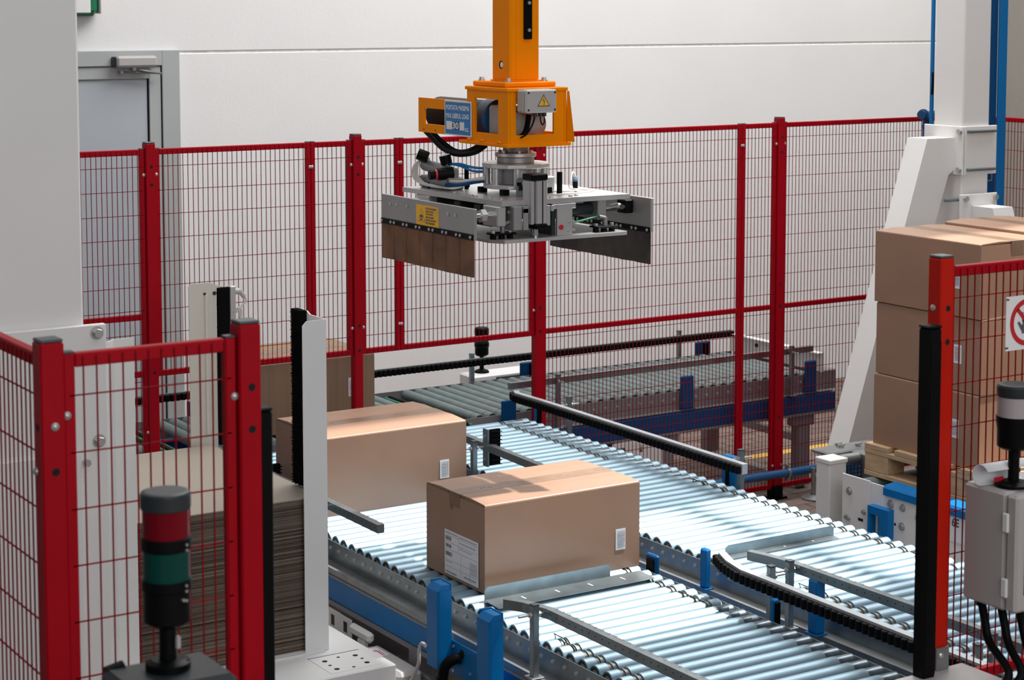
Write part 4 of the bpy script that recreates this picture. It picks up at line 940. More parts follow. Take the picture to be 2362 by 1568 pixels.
# ================================================================== SIGNAL TOWERS, CONTROL BOXES
def lathe_part(t, name, x, y, prof, mt, n=28): return part(t, name, M().lathe((x, y, 0), (0, 0, 1), prof, n), mt)
sx_, sy_ = 1.062, 2.615
s1 = thing('signal_tower', 'signal tower with dark red and green lenses in the foreground', 'signal lamp', (sx_, sy_, 1.53))
R = 0.0365; z0 = 1.535
lathe_part(s1, 'base', sx_, sy_, [(z0, 0.033), (z0+0.010, 0.033), (z0+0.014, 0.024)], 'black_plastic')
lathe_part(s1, 'pole', sx_, sy_, [(z0+0.014, 0.0125), (z0+0.070, 0.0125)], 'black_plastic')
lathe_part(s1, 'socket', sx_, sy_, [(z0+0.066, 0.026), (z0+0.072, 0.034), (z0+0.118, 0.034), (z0+0.120, 0.0365), (z0+0.134, 0.0365)], 'black_plastic')
lathe_part(s1, 'green_lens', sx_, sy_, [(z0+0.134, 0.034), (z0+0.178, 0.034)], 'lens_green')
lathe_part(s1, 'ring', sx_, sy_, [(z0+0.178, 0.0355), (z0+0.180, 0.0365), (z0+0.196, 0.0365), (z0+0.197, 0.0355)], 'black_plastic')
lathe_part(s1, 'red_lens', sx_, sy_, [(z0+0.197, 0.034), (z0+0.238, 0.034)], 'lens_red')
lathe_part(s1, 'cap', sx_, sy_, [(z0+0.238, 0.0355), (z0+0.240, 0.0368), (z0+0.259, 0.0368), (z0+0.2625, 0.0350), (z0+0.264, 0.030)], 'dark_grey_plastic')
for zz_, dx_ in ((0.188, 0.012), (0.180, 0.012), (0.128, 0.010), (0.120, 0.010), (0.108, 0.004), (0.106, 0.010)):
    a = dx_/R; q = V((sx_+R*math.sin(a+0.2), sy_-R*math.cos(a+0.2), z0+zz_)); dn = V((math.sin(a+0.2), -math.cos(a+0.2), 0))
    part(s1, 'screw', M().cyl(q-dn*0.003, q+dn*0.0015, 0.0022, 8), 'bolt_steel')
for k in range(3):
    a = k*2.1+3.6; part(s1, 'base_screw', M().cyl((sx_+0.027*math.cos(a), sy_+0.027*math.sin(a), z0+0.010), (sx_+0.027*math.cos(a), sy_+0.027*math.sin(a), z0+0.0125), 0.004, 8), 'hole_black')
part(s1, 'pole_clip', M().box(sx_+0.006, sx_+0.014, sy_-0.018, sy_-0.010, z0+0.030, z0+0.050, b=0.002), 'bolt_steel')
g1 = thing('control_box', 'dark grey control box under the red and green signal tower', 'control box', (1.06, 2.6, 1.3))
part(g1, 'body', M().box(0.976, 1.142, 2.54, 2.668, 1.32, 1.534, b=0.010), 'dark_grey_plastic')
part(g1, 'hinge', M().cyl((0.985, 2.662, 1.525), (1.012, 2.662, 1.530), 0.012, 12), 'black_plastic')
tx, ty = 3.240, 3.020
s2 = thing('signal_tower', 'signal tower with clear lens at the right edge', 'signal lamp', (tx, ty, 1.42)); z0 = 1.430
lathe_part(s2, 'base', tx, ty, [(z0, 0.042), (z0+0.006, 0.042), (z0+0.012, 0.022)], 'black_plastic')
lathe_part(s2, 'pole', tx, ty, [(z0+0.012, 0.0125), (z0+0.090, 0.0125)], 'black_plastic')
lathe_part(s2, 'socket', tx, ty, [(z0+0.084, 0.030), (z0+0.090, 0.038), (z0+0.128, 0.0385), (z0+0.150, 0.0415), (z0+0.158, 0.0415)], 'black_plastic')
lathe_part(s2, 'clear_lens', tx, ty, [(z0+0.158, 0.039), (z0+0.203, 0.039)], 'lens_clear')
lathe_part(s2, 'cap', tx, ty, [(z0+0.203, 0.0405), (z0+0.205, 0.0412), (z0+0.224, 0.0412), (z0+0.229, 0.0385), (z0+0.230, 0.030)], 'dark_grey_plastic')
g2 = thing('control_box', 'light grey control box hanging on the mesh at the right edge', 'control box', (3.25, 3.03, 1.16))
part(g2, 'body', M().box(3.180, 3.50, 2.985, 3.112, 1.160, 1.428, b=0.007), 'grey_plastic')
part(g2, 'door', M().box(3.180, 3.50, 2.950, 2.983, 1.162, 1.426, b=0.006), 'grey_plastic')
for z in (1.362, 1.215): part(g2, 'hinge', M().box(3.174, 3.182, 2.972, 2.990, z-0.022, z+0.022, b=0.003), 'white_sheet')
part(g2, 'door_window', M().box(3.205, 3.48, 2.946, 2.951, 1.20, 1.39, b=0.003), 'window_glass')
for k, (xx, yy) in enumerate(((3.205, 3.075), (3.225, 3.035), (3.250, 3.005))):
    h = thing('cable_conduit', ('left', 'middle', 'right')[k]+' black conduit of three below the light grey control box', 'conduit', (xx, yy, 0.9), 'black conduits below the control box')
    part(h, 'conduit', M().tube([(xx, yy, 1.160), (xx+0.004, yy-0.01, 1.11), (xx-0.002, yy-0.03, 1.07), (xx-0.025, yy-0.07-0.02*(2-k), 1.030), (xx-0.055, 2.955-0.012*k, 1.000), (xx-0.090, 2.945-0.012*k, 0.975), (xx-0.14, 2.94-0.012*k, 0.955)], 0.0095, 12), 'black_rubber')
    part(h, 'gland', M().cyl((xx, yy, 1.148), (xx, yy, 1.161), 0.013, 8, smooth=False), 'black_plastic')
pw = thing('rolled_paper', 'curled sheet of white paper with red edge on the control box', 'paper', (3.2, 3.06, 1.43))
ps = M(); nseg = 14; vs = []; fs = []
for i in range(nseg+1):
    a = i/nseg; an = math.radians(-100+250*a); rr = 0.020+0.012*a
    cy = 3.062+rr*math.cos(an)*0.9; cz = 1.4535+rr*math.sin(an)*(0.95)
    vs += [(3.178, cy, cz+0.004), (3.285, cy-0.03, cz+0.012)]
for i in range(nseg): fs.append([2*i, 2*i+1, 2*i+3, 2*i+2])
lo = min(v[2] for v in vs); vs = [(x, y, z-lo+1.4285) for x, y, z in vs]
ps.add(vs, fs, 0, True)
pobj = part(pw, 'sheet', ps, 'paper'); md = pobj.modifiers.new('thickness', 'SOLIDIFY'); md.thickness = 0.0008
part(pw, 'red_print', M().box(3.196, 3.225, 3.0355, 3.0362, 1.4400, 1.4500), 'sign_red')
# far tower behind the rear conveyor
fx, fy = 5.262, 8.60
s3 = thing('signal_tower', 'small black signal tower behind the rear conveyor', 'signal lamp', (fx, fy, 0.57))
lathe_part(s3, 'base', fx, fy, [(0.585, 0.04), (0.595, 0.036), (0.602, 0.018)], 'black_plastic', 18)
lathe_part(s3, 'pole', fx, fy, [(0.602, 0.012), (0.675, 0.012)], 'black_plastic', 12)
lathe_part(s3, 'socket', fx, fy, [(0.672, 0.026), (0.680, 0.036), (0.718, 0.036), (0.722, 0.039), (0.742, 0.039)], 'black_plastic', 18)
lathe_part(s3, 'lens', fx, fy, [(0.742, 0.036), (0.785, 0.036)], 'lens_green', 18)
lathe_part(s3, 'cap', fx, fy, [(0.785, 0.038), (0.815, 0.038), (0.822, 0.033)], 'black_plastic', 18)
g3 = thing('control_box', 'white control box with handle hole behind the rear conveyor', 'control box', (5.4, 8.6, 0.4))
part(g3, 'body', M().box(5.16, 5.54, 8.52, 8.66, 0.40, 0.584, b=0.008), 'white_sheet')
part(g3, 'handle', M().box(5.30, 5.57, 8.512, 8.521, 0.515, 0.57, b=0.004), 'dark_grey_plastic')
part(g3, 'stand', M().box(5.2, 5.3, 8.56, 8.66, 0.0, 0.40, b=0.003).box(5.45, 5.55, 8.56, 8.66, 0.0, 0.40, b=0.003), 'lilac_grey')

# ================================================================== ORANGE ARM WITH CLAMP GRIPPER
AX, AY = 3.512, 5.520
G = thing('gripper_arm', 'orange robot arm with clamp gripper hanging above the conveyors', 'robot gripper', (AX, AY, 1.60))
w = 0.058
# square column, open tube with a round hole on the left face
part(G, 'column', M().box(AX-w, AX+w, AY-w, AY+w, 2.246, 5.2, b=0.006), 'orange')
part(G, 'column_hole', M().cyl((AX-w+0.002, AY-0.002, 2.300), (AX-w-0.0006, AY-0.002, 2.300), 0.0135, 20), 'hole_black')
part(G, 'hole_light', M().cyl((AX-w-0.0005, AY-0.006, 2.300), (AX-w-0.0010, AY-0.006, 2.300), 0.0095, 20), 'sign_white')  # white disc painted in for the light showing through the hole
part(G, 'weld_seam', M().box(AX-w+0.022, AX-w+0.025, AY-w-0.0012, AY-w, 2.25, 2.9), 'orange')
st_ = part(G, 'wear_strip', M().box(3.505, 3.534, AY-w-0.012, AY-w, 2.385, 3.4, b=0.002), 'black_plastic')
for z in (2.415, 2.505, 2.60): part(st_, 'strip_bolt', M().cyl((3.520, AY-w-0.012, z), (3.520, AY-w-0.016, z), 0.006, 10), 'bolt_steel')
part(G, 'column_foot_weld', M().box(AX-w-0.004, AX+w+0.004, AY-w-0.004, AY+w+0.004, 2.2455, 2.2500, b=0.002), 'orange')
part(G, 'flange', M().box(AX-0.106, AX+0.094, AY-0.104, AY+0.104, 2.2285, 2.2455, b=0.004), 'orange')
for (x, y) in ((AX-0.085, AY+0.078), (AX-0.082, AY-0.085), (AX+0.074, AY-0.06), (AX+0.074, AY+0.08)):
    part(G, 'flange_bolt', M().cyl((x, y, 2.2455), (x, y, 2.2495), 0.012, 12).cyl((x, y, 2.2495), (x, y, 2.258), 0.0085, 6, smooth=False), 'bolt_steel')
hx0, hx1, hy0, hy1 = 3.384, 3.612, 5.365, 5.625; hz0, hz1 = 2.034, 2.228
part(G, 'housing_top', M().box(hx0-0.006, hx1+0.004, hy0-0.006, hy1+0.004, 2.216, 2.228, b=0.002), 'orange')
part(G, 'housing_bottom', M().box(hx0-0.008, hx1+0.016, hy0-0.008, hy1+0.04, hz0, hz0+0.012, b=0.002), 'orange')
# left side plate: with long tail toward the rear
pl = M(); t_ = 0.008
pl.framed((hx0, hy0, hz0+0.012), (0, 1, 0), (0, 0, 1), (1, 0, 0), (0.258, 0.170+0.012), (0.060, 0.208, 0.030, 0.143), t_)
pl.framed((hx0, hy0+0.258, 2.056), (0, 1, 0), (0, 0, 1), (1, 0, 0), (0.330, 0.120), (0.125, 0.290, 0.030, 0.085), t_)
part(G, 'housing_plate', pl, 'orange')
pl = M().framed((hx0+0.009, hy0, hz0+0.012), (1, 0, 0), (0, 0, 1), (0, 1, 0), (hx1-hx0-0.018, 0.182), (0.022, 0.170, 0.028, 0.130), t_)
part(G, 'housing_plate', pl, 'orange')
pl = M().prism([(hx1-0.008, hy0, hz0+0.012), (hx1+0.008, hy0, hz0+0.012), (hx1, hy0, 2.216), (hx1-0.008, hy0, 2.216)], (0, 0.03, 0))
pl.framed((hx1-0.008, hy0+0.03, hz0+0.012), (0, 1, 0), (0, 0, 1), (1, 0, 0), (0.225, 0.182), (0.035, 0.19, 0.03, 0.14), t_)
part(G, 'housing_plate', pl, 'orange')
part(G, 'housing_flange', M().prism([(hx1, hy0-0.004, hz0+0.013), (hx1+0.014, hy0-0.030, hz0+0.013), (hx1+0.004, hy0-0.012, 2.215), (hx1, hy0-0.004, 2.215)], (0.003, 0.004, 0)), 'orange')
for y in (5.41, 5.52, 5.60): part(G, 'weld_bead', M().box(hx0-0.010, hx0-0.001, y-0.012, y+0.012, hz0+0.012, hz0+0.020, b=0.003), 'orange')
part(G, 'rear_motor', M().cyl((3.475, 5.626, 2.115), (3.475, 5.96, 2.115), 0.062, 24, bv=0.006), 'black_plastic', 'dark motor behind the orange tail plate')
part(G, 'motor_ring', M().cyl((3.475, 5.556, 2.115), (3.475, 5.625, 2.115), 0.068, 24, bv=0.004), 'blue_pipe')
part(G, 'gear_box', M().box(3.425, 3.500, 5.440, 5.555, 2.065, 2.165, b=0.008), 'grey_plastic')
part(G, 'gear_cylinder', M().cyl((3.46, 5.43, 2.105), (3.56, 5.46, 2.105), 0.042, 22, bv=0.004), 'grey_plastic')
part(G, 'housing_hose', M().tube([(3.405, 5.42, 2.17), (3.400, 5.40, 2.12), (3.405, 5.40, 2.078), (3.435, 5.40, 2.062), (3.47, 5.395, 2.080), (3.478, 5.385, 2.14)], 0.009, 10), 'black_rubber')
part(G, 'housing_hose', M().tube([(3.41, 5.56, 2.062), (3.405, 5.52, 2.058), (3.41, 5.47, 2.066), (3.43, 5.44, 2.090)], 0.008, 10), 'black_rubber')
# junction box
jx0, jx1, jy0, jy1, jz0, jz1 = 3.411, 3.532, 5.300, 5.356, 2.149, 2.225
J = part(G, 'junction_box', M().box(jx0, jx1, jy0+0.012, jy1, jz0, jz1, b=0.006), 'grey_plastic')
part(J, 'box_lid', M().box(jx0, jx1, jy0, jy0+0.0115, jz0, jz1, b=0.005), 'grey_plastic')
for x in (jx0+0.011, jx1-0.008):
    for z in (jz0+0.010, jz1-0.010): part(J, 'lid_screw', M().cyl((x, jy0+0.001, z), (x, jy0-0.0006, z), 0.0038, 10), 'dark_grey_plastic')
wx, wz = 3.480, 2.170
part(J, 'warning_border', M().prism([(wx-0.025, jy0, wz), (wx+0.025, jy0, wz), (wx, jy0, wz+0.040)], (0, -0.0005, 0)), 'ink')
part(J, 'warning_triangle', M().prism([(wx-0.0195, jy0-0.0005, wz+0.0032), (wx+0.0195, jy0-0.0005, wz+0.0032), (wx, jy0-0.0005, wz+0.0345)], (0, -0.0005, 0)), 'sign_yellow')
part(J, 'lightning_print', M().prism([(wx-0.0005+a, jy0-0.001, wz+b_) for a, b_ in ((0.0, 0.027), (0.0035, 0.027), (0.0005, 0.018), (0.006, 0.0185), (0.0025, 0.008), (0.0045, 0.008), (0.0005, 0.0045), (-0.001, 0.009), (0.0005, 0.0085), (0.0025, 0.0155), (-0.0035, 0.0155))], (0, -0.0004, 0)), 'ink')
for x in (3.466, 3.488, 3.503): part(J, 'cable_gland', M().cyl((x, 5.332, jz0), (x, 5.332, jz0-0.013), 0.0075, 8, smooth=False), 'dark_grey_plastic')
part(J, 'box_cable', M().tube([(3.488, 5.332, 2.136), (3.490, 5.332, 2.118), (3.497, 5.332, 2.108), (3.504, 5.332, 2.118), (3.503, 5.332, 2.136)], 0.0022, 6), 'black_rubber')
part(J, 'box_cable', M().tube([(3.466, 5.332, 2.136), (3.463, 5.34, 2.11), (3.445, 5.345, 2.08), (3.43, 5.36, 2.066)], 0.0030, 6), 'black_rubber')
# load sign on the left plate
S = part(G, 'load_sign', M().box(hx0-0.0035, hx0-0.0015, 5.590, 5.766, 2.056, 2.175), 'sign_white')
part(S, 'sign_field', M().box(hx0-0.0040, hx0-0.0035, 5.595, 5.761, 2.061, 2.170), 'sign_blue')
sxp = hx0-0.0040
text(S, 'sign_lettering', 'PORTATA MASSIMA', (sxp, 5.755, 2.143), (0, -1, 0), (0, 0, 1), 0.154, 0.0165, 'sign_white')
text(S, 'sign_lettering', 'MAX USEFUL LOAD', (sxp, 5.755, 2.115), (0, -1, 0), (0, 0, 1), 0.152, 0.0165, 'sign_white')
part(S, 'digit_field', M().box(sxp-0.0004, sxp, 5.715, 5.753, 2.076, 2.104).box(sxp-0.0004, sxp, 5.635, 5.665, 2.076, 2.104), 'sign_white')
part(S, 'digit_ground', M().box(sxp-0.0004, sxp, 5.666, 5.714, 2.076, 2.104), 'sign_navy')
text(S, 'sign_lettering', '30', (sxp-0.0005, 5.711, 2.079), (0, -1, 0), (0, 0, 1), 0.041, 0.0225, 'sign_white')
text(S, 'sign_lettering', 'KG.', (sxp, 5.630, 2.073), (0, -1, 0), (0, 0, 1), 0.026, 0.0130, 'sign_white')
for y in (5.915, 5.835): part(G, 'plate_hole', M().cyl((hx0-0.0004, y, 2.066), (hx0+0.001, y, 2.066), 0.003, 8), 'hole_black')
# hoses below the housing
part(G, 'main_hose', M().tube([(3.40, 5.93, 2.058), (3.395, 5.88, 2.040), (3.395, 5.80, 2.005), (3.395, 5.70, 1.992), (3.40, 5.60, 2.005), (3.41, 5.55, 2.030)], 0.0095, 12), 'black_rubber')
part(G, 'main_hose', M().tube([(3.42, 5.92, 2.058), (3.415, 5.86, 2.032), (3.415, 5.76, 2.000), (3.415, 5.68, 2.002), (3.42, 5.62, 2.02), (3.43, 5.58, 2.034)], 0.0085, 12), 'black_rubber')
# swivel
for nm, z0, z1, r, mt in (('swivel_neck', 2.006, 2.034, 0.043, 'zinc_dull'), ('swivel_disc', 1.992, 2.006, 0.070, 'aluminium'), ('swivel_collar', 1.972, 1.992, 0.063, 'aluminium_satin'), ('swivel_plate', 1.957, 1.972, 0.116, 'aluminium'), ('swivel_drum', 1.902, 1.957, 0.072, 'aluminium_satin'), ('swivel_base', 1.888, 1.902, 0.112, 'aluminium')):
    part(G, nm, M().cyl((AX, AY, z0), (AX, AY, z1), r, 36 if r < 0.1 else 12, bv=0.002, smooth=r < 0.1), mt)
for k in range(8):
    a = math.radians(15+45*k); part(G, 'standoff', M().cyl((AX+0.097*math.cos(a), AY+0.097*math.sin(a), 1.902), (AX+0.097*math.cos(a), AY+0.097*math.sin(a), 1.957), 0.012, 14), 'aluminium')
for k in range(6):
    a = math.radians(60*k+10); part(G, 'swivel_bolt', M().cyl((AX+0.055*math.cos(a), AY+0.055*math.sin(a), 2.006), (AX+0.055*math.cos(a), AY+0.055*math.sin(a), 2.013), 0.006, 6, smooth=False), 'bolt_steel')
for (x, y) in ((3.43, 5.46), (3.60, 5.46), (3.43, 5.60), (3.60, 5.60)): part(G, 'spacer', M().box(x-0.012, x+0.012, y-0.012, y+0.012, 1.8695, 1.888), 'black_plastic')
part(G, 'latch_bracket', M().box(3.430, 3.462, 5.385, 5.389, 1.870, 1.918, b=0.001).cyl((3.446, 5.389, 1.918), (3.446, 5.385, 1.918), 0.016, 16), 'zinc')
part(G, 'latch_slot', M().box(3.439, 3.453, 5.3844, 5.3850, 1.890, 1.915), 'hole_black')
part(G, 'elbow_fitting', M().tube([(3.448, 5.383, 1.910), (3.470, 5.380, 1.915), (3.495, 5.40, 1.922)], 0.0065, 8), 'brass')
# main plate with notch
mp0, mp1, mq0, mq1, mz0, mz1 = 3.312, 3.815, 5.288, 5.845, 1.853, 1.869
part(G, 'main_plate', M().prism([(mp0, mq0, mz0), (3.408, mq0, mz0), (3.408, 5.315, mz0), (3.470, 5.315, mz0), (3.470, mq0-0.004, mz0), (mp1, mq0-0.006, mz0), (mp1, mq1, mz0), (mp0, mq1+0.06, mz0), (mp0-0.02, mq1+0.06, mz0)], (0, 0, mz1-mz0)), 'aluminium')
for (x, y) in ((3.335, 5.40), (3.338, 5.43), (3.330, 5.48), (3.332, 5.51), (3.345, 5.345), (3.332, 5.62), (3.60, 5.32), (3.63, 5.33), (3.66, 5.46), (3.70, 5.43), (3.74, 5.42), (3.775, 5.44), (3.70, 5.60), (3.49, 5.31), (3.52, 5.315)):
    part(G, 'plate_bolt', M().cyl((x, y, mz1), (x, y, mz1+0.0045), 0.0075, 12, bv=0.001), 'bolt_steel')
# clamp jaws
def jaw(x0, x1, ya, yb, zt, zb, zf, facing, mt_plate, mt_blade):
    j = part(G, 'clamp_jaw', M().box(x0, x1, ya, yb, zb, zt, b=0.001), mt_plate)
    xo = x0 if facing < 0 else x1
    part(j, 'retaining_strip', M().box(x0-0.004, x0, ya, yb-0.001, zb-0.002, zb+0.016, b=0.001), 'black_plastic')
    n = 7; wd = (yb-ya)/n
    for k in range(n):
        a = ya+k*wd+0.0018; b = ya+(k+1)*wd-0.0018; rag = random.uniform(-0.0012, 0.0012)
        part(j, 'blade', M().prism([(x0-0.0002, a, zb+0.004), (x0-0.0002, b, zb+0.004), (x0-0.0002, b, zf+rag), (x0-0.0002, a, zf-rag)], (0.0035, 0, 0)), mt_blade)
        for y in (a+0.010, b-0.010): part(j, 'blade_bolt', M().cyl((x0-0.004, y, zb+0.007), (x0-0.009, y, zb+0.007), 0.0052, 10, bv=0.001), 'bolt_steel')
    return j
jl = jaw(3.140, 3.152, 5.178, 5.778, 1.864, 1.768, 1.648, -1, 'aluminium_satin', 'rust_steel')
jr = jaw(3.850, 3.862, 5.214, 5.822, 1.858, 1.744, 1.636, 1, 'aluminium_satin', 'dark_blade')
for y in (5.718, 5.672, 5.604, 5.408, 5.335, 5.290): part(jl, 'plate_screw', M().cyl((3.140, y, 1.835), (3.137, y, 1.835), 0.0068, 12, bv=0.001).cyl((3.1372, y, 1.835), (3.1365, y, 1.835), 0.0035, 6), 'bolt_steel')
# yellow warning label on the left jaw
Wl = part(jl, 'warning_label', M().box(3.1388, 3.1399, 5.396, 5.540, 1.782, 1.850), 'sign_yellow')
xw = 3.1388; cyw = 5.506
part(Wl, 'triangle_print', M().prism([(xw, cyw+0.025, 1.796), (xw, cyw-0.025, 1.796), (xw, cyw, 1.838)], (-0.0004, 0, 0)), 'ink')
part(Wl, 'triangle_field', M().prism([(xw-0.0004, cyw+0.0222, 1.7978), (xw-0.0004, cyw-0.0222, 1.7978), (xw-0.0004, cyw, 1.8352)], (-0.0003, 0, 0)), 'sign_yellow')
part(Wl, 'hand_print', M().box(xw-0.0011, xw-0.0007, cyw-0.009, cyw+0.008, 1.8005, 1.8055).prism([(xw-0.0007, cyw+0.009, 1.808), (xw-0.0007, cyw-0.010, 1.8085), (xw-0.0007, cyw-0.011, 1.816), (xw-0.0007, cyw-0.002, 1.819), (xw-0.0007, cyw+0.009, 1.816)], (-0.0004, 0, 0)), 'ink')
for k, s_t in enumerate(('PERICOLO DI SCHIACCIAMENTO', 'DANGER OF CRUSHING', 'GEFAHR QUETSCHUNG', "DANGER D'ECRASEMENT", 'PELIGRO DE APLASTAMIENTO', 'PERIGO DE ESMAGAMENTO')):
    text(Wl, 'label_lettering', s_t, (xw, 5.477, 1.8375-k*0.0094), (0, -1, 0), (0, 0, 1), 0.003*len(s_t)*0.93, 0.0066, 'ink')
# guide rods, bearing blocks and cylinders under the plate
for (y, z) in ((5.335, 1.822), (5.775, 1.822)):
    part(G, 'guide_rod', M().cyl((3.153, y, z), (3.30, y, z), 0.013, 18), 'chrome'); part(G, 'guide_rod', M().cyl((3.72, y, z), (3.849, y, z), 0.013, 18), 'chrome')
    part(G, 'rod_nut', M().cyl((3.258, y, z), (3.276, y, z), 0.022, 6, smooth=False), 'aluminium')
    part(G, 'bearing_block', M().box(3.296, 3.330, y-0.045, y+0.045, 1.787, 1.8525, b=0.003), 'aluminium')
    part(G, 'bearing_block', M().box(3.690, 3.724, y-0.045, y+0.045, 1.787, 1.8525, b=0.003), 'aluminium_satin')
    part(G, 'rod_housing', M().cyl((3.331, y, z), (3.689, y, z), 0.020, 16), 'dark_grey_plastic')
part(G, 'rod_end', M().box(3.815, 3.849, 5.31, 5.36, 1.80, 1.846, b=0.003), 'black_plastic')
part(G, 'rod_end_bolt', M().cyl((3.812, 5.318, 1.823), (3.804, 5.314, 1.823), 0.009, 10), 'chrome')
for y in (5.47, 5.60): part(G, 'cross_cylinder', M().box(3.33, 3.69, y-0.022, y+0.022, 1.80, 1.845, b=0.003), 'dark_grey_plastic')
part(G, 'under_bracket', M().box(3.34, 3.44, 5.40, 5.72, 1.775, 1.799, b=0.002), 'black_plastic')
# vertical lift cylinder
cx0, cx1, cy0, cy1 = 3.402, 3.464, 5.250, 5.306
C = part(G, 'lift_cylinder', M().box(cx0, cx1, cy0+0.012, cy1, 1.792, 1.934, b=0.003).box(cx0+0.018, cx1, cy0, cy0+0.012, 1.792, 1.934, b=0.003).box(cx0, cx0+0.013, cy0+0.004, cy0+0.012, 1.792, 1.934, b=0.002), 'aluminium')
part(C, 'cylinder_slot', M().box(cx0+0.040, cx0+0.044, cy0-0.0006, cy0, 1.794, 1.932), 'hole_black')
part(C, 'cylinder_cap', M().box(cx0-0.001, cx1+0.001, cy0-0.001, cy1+0.001, 1.9345, 1.955, b=0.003), 'black_plastic')
part(C, 'cylinder_cap', M().box(cx0+0.016, cx1+0.001, cy0-0.001, cy1+0.001, 1.776, 1.7915, b=0.003), 'black_plastic')
part(C, 'piston_rod', M().cyl((3.438, 5.285, 1.749), (3.438, 5.285, 1.776), 0.011, 16), 'chrome')
part(G, 'side_bracket', M().box(3.378, 3.398, 5.262, 5.268, 1.775, 1.845, b=0.001).box(3.345, 3.378, 5.268, 5.330, 1.775, 1.8525, b=0.002).box(3.378, 3.40, 5.262, 5.288, 1.830, 1.852, b=0.001), 'aluminium_satin')
for z in (1.80, 1.832): part(G, 'bracket_bolt', M().cyl((3.3445, 5.30, z), (3.340, 5.30, z), 0.006, 10), 'bolt_steel')
part(G, 'side_bracket', M().box(3.467, 3.482, 5.262, 5.268, 1.785, 1.851, b=0.001).box(3.482, 3.492, 5.255, 5.262, 1.832, 1.851, b=0.001), 'aluminium')
part(G, 'front_plate', M().box(3.510, 3.570, 5.264, 5.274, 1.748, 1.8525, b=0.001).box(3.496, 3.585, 5.266, 5.275, 1.836, 1.8525, b=0.001), 'aluminium')
part(G, 'plate_button', M().cyl((3.525, 5.264, 1.776), (3.525, 5.261, 1.776), 0.0085, 14), 'sign_red')
for x, z in ((3.557, 1.792), (3.555, 1.763), (3.572, 1.793), (3.573, 1.765)): part(G, 'plate_screw', M().cyl((x, 5.264, z), (x, 5.259, z), 0.0052, 10), 'bolt_steel')
part(G, 'filler_plate', M().box(3.495, 3.509, 5.275, 5.40, 1.75, 1.852), 'dark_grey_plastic')
# presser plate
part(G, 'presser_plate', M().prism([(3.270, 5.300, 1.737), (3.300, 5.252, 1.737), (3.775, 5.246, 1.737), (3.787, 5.260, 1.737), (3.787, 5.70, 1.737), (3.270, 5.70, 1.737)], (0, 0, 0.011)), 'aluminium')
for (x, y) in ((3.318, 5.300), (3.715, 5.292)):
    f = part(G, 'pad_flange', M().box(x-0.042, x+0.042, y-0.026, y+0.026, 1.762, 1.768, b=0.001), 'black_plastic')
    for dx_ in (-0.032, 0.0, 0.032): part(f, 'rubber_foot', M().cyl((x+dx_, y, 1.748), (x+dx_, y, 1.762), 0.0105, 12), 'black_rubber')
    for dx_ in (-0.032, 0.032): part(f, 'flange_nut', M().cyl((x+dx_, y, 1.768), (x+dx_, y, 1.776), 0.0075, 6, smooth=False), 'bolt_steel')
    part(G, 'elbow_fitting', M().cyl((x+0.004, y, 1.768), (x+0.004, y, 1.795), 0.009, 12).cyl((x+0.004, y, 1.793), (x+(0.028 if x < 3.5 else -0.022), y, 1.799), 0.0075, 12), 'zinc_dull')
part(G, 'green_tube', M().tube([(3.345, 5.300, 1.799), (3.38, 5.33, 1.800), (3.44, 5.40, 1.80)], 0.0035, 8), 'green_plastic')
part(G, 'green_tube', M().tube([(3.695, 5.292, 1.801), (3.64, 5.290, 1.792), (3.575, 5.290, 1.783)], 0.0035, 8), 'green_plastic')
# pneumatic valve unit on the rear left of the plate
vx = 3.375
Vv = part(G, 'valve_block', M().box(vx-0.030, vx+0.045, 5.700, 5.880, 1.8695, 1.912, b=0.005), 'zinc_dull')
part(Vv, 'valve_body', M().cyl((vx-0.01, 5.70, 1.932), (vx-0.01, 5.875, 1.945), 0.020, 12), 'zinc_dull')
part(Vv, 'valve_manifold', M().box(vx-0.028, vx+0.02, 5.69, 5.79, 1.905, 1.945, b=0.006), 'aluminium_satin')
part(Vv, 'regulator', M().cyl((vx-0.055, 5.715, 1.925), (vx+0.0, 5.700, 1.930), 0.021, 18, bv=0.003), 'black_plastic')
part(Vv, 'regulator_ring', M().cyl((vx-0.062, 5.718, 1.9245), (vx-0.055, 5.716, 1.925), 0.0185, 18), 'sign_red')
part(Vv, 'regulator_knob', M().cyl((vx-0.082, 5.722, 1.923), (vx-0.063, 5.718, 1.9245), 0.0165, 14, bv=0.002), 'black_plastic')
for (p0, p1) in (((vx-0.015, 5.845, 1.972), (vx-0.045, 5.865, 1.986)), ((vx-0.005, 5.735, 1.958), (vx-0.012, 5.737, 1.988))):
    part(Vv, 'gauge', M().cyl(p0, p1, 0.020, 20, bv=0.002), 'black_plastic'); d_ = (V(p1)-V(p0)).normalized()
    part(Vv, 'gauge_face', M().cyl(V(p1), V(p1)+d_*0.0008, 0.0175, 20), 'paper')
    part(Vv, 'gauge_stem', M().cyl(V(p0)-V((0, 0, 0.03)), V(p0), 0.006, 10), 'brass')
for k in range(5):
    dz = k*0.004; part(Vv, 'white_tube', M().tube([(vx-0.012, 5.872-k*0.010, 1.955), (vx-0.030, 5.905-k*0.008, 1.950+dz), (vx-0.040, 5.915-k*0.010, 1.915), (vx-0.042, 5.88-k*0.012, 1.890), (vx-0.045, 5.79, 1.880+dz*0.4), (vx-0.035, 5.68-k*0.006, 1.880), (vx-0.01, 5.62, 1.890)], 0.0027, 6, sub=5), 'tube_white')
for k in range(2): part(Vv, 'blue_tube', M().tube([(vx+0.005, 5.735, 1.955+0.004*k), (vx+0.015, 5.68, 1.960-0.006*k), (vx+0.03, 5.62, 1.952-0.012*k), (3.435, 5.575, 1.950-0.010*k)], 0.0045, 8), 'blue_tube')
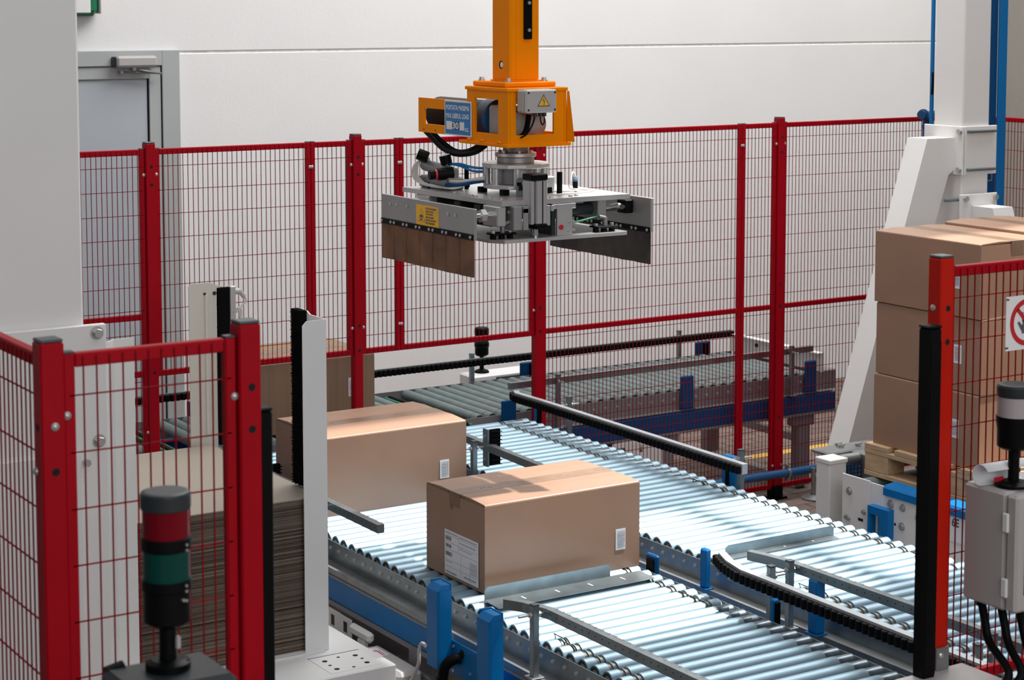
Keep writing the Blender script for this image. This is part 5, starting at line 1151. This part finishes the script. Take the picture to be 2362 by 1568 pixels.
part(Vv, 'blue_tube', M().tube([(vx-0.03, 5.70, 1.890), (vx-0.02, 5.64, 1.892), (vx+0.005, 5.58, 1.905), (3.405, 5.55, 1.912)], 0.0058, 8), 'blue_dark')
part(Vv, 'white_tube', M().tube([(vx-0.02, 5.69, 1.902), (vx-0.01, 5.63, 1.905), (3.40, 5.54, 1.922)], 0.0062, 8), 'tube_white')
part(Vv, 'tube_clip', M().box(3.372, 3.380, 5.598, 5.604, 1.888, 1.918, b=0.001), 'black_plastic')
part(Vv, 'tube_clip', M().box(3.328, 3.334, 5.786, 5.794, 1.870, 1.892, b=0.001), 'black_plastic')
part(G, 'threaded_rod', M().cyl((3.606, 5.395, 1.8695), (3.606, 5.395, 1.944), 0.0095, 12), 'black_plastic')
part(G, 'threaded_rod', M().cyl((3.44, 5.72, 1.8695), (3.44, 5.72, 1.945), 0.008, 12), 'black_plastic')
sn = part(G, 'sensor_plug', M().cyl((3.741, 5.50, 1.8695), (3.741, 5.50, 1.898), 0.0088, 12), 'black_plastic')
part(sn, 'plug_ring', M().cyl((3.741, 5.50, 1.898), (3.741, 5.50, 1.905), 0.0088, 12), 'blue_tube')
part(sn, 'plug_head', M().cyl((3.741, 5.50, 1.905), (3.741, 5.50, 1.915), 0.0080, 12), 'bolt_steel')
part(sn, 'plug_cable', M().tube([(3.741, 5.50, 1.915), (3.735, 5.50, 1.928), (3.715, 5.48, 1.930), (3.695, 5.46, 1.905), (3.69, 5.46, 1.882), (3.72, 5.44, 1.876), (3.76, 5.42, 1.874), (3.73, 5.40, 1.873), (3.66, 5.37, 1.873), (3.55, 5.36, 1.873)], 0.0026, 6), 'tube_white')
part(G, 'loose_cable', M().tube([(3.52, 5.42, 1.905), (3.56, 5.42, 1.925), (3.585, 5.45, 1.90), (3.60, 5.46, 1.876), (3.68, 5.43, 1.874), (3.74, 5.45, 1.876), (3.76, 5.42, 1.873)], 0.003, 6), 'tube_white')
part(G, 'side_block', M().box(3.585, 3.625, 5.45, 5.52, 1.8695, 1.925, b=0.004), 'aluminium')
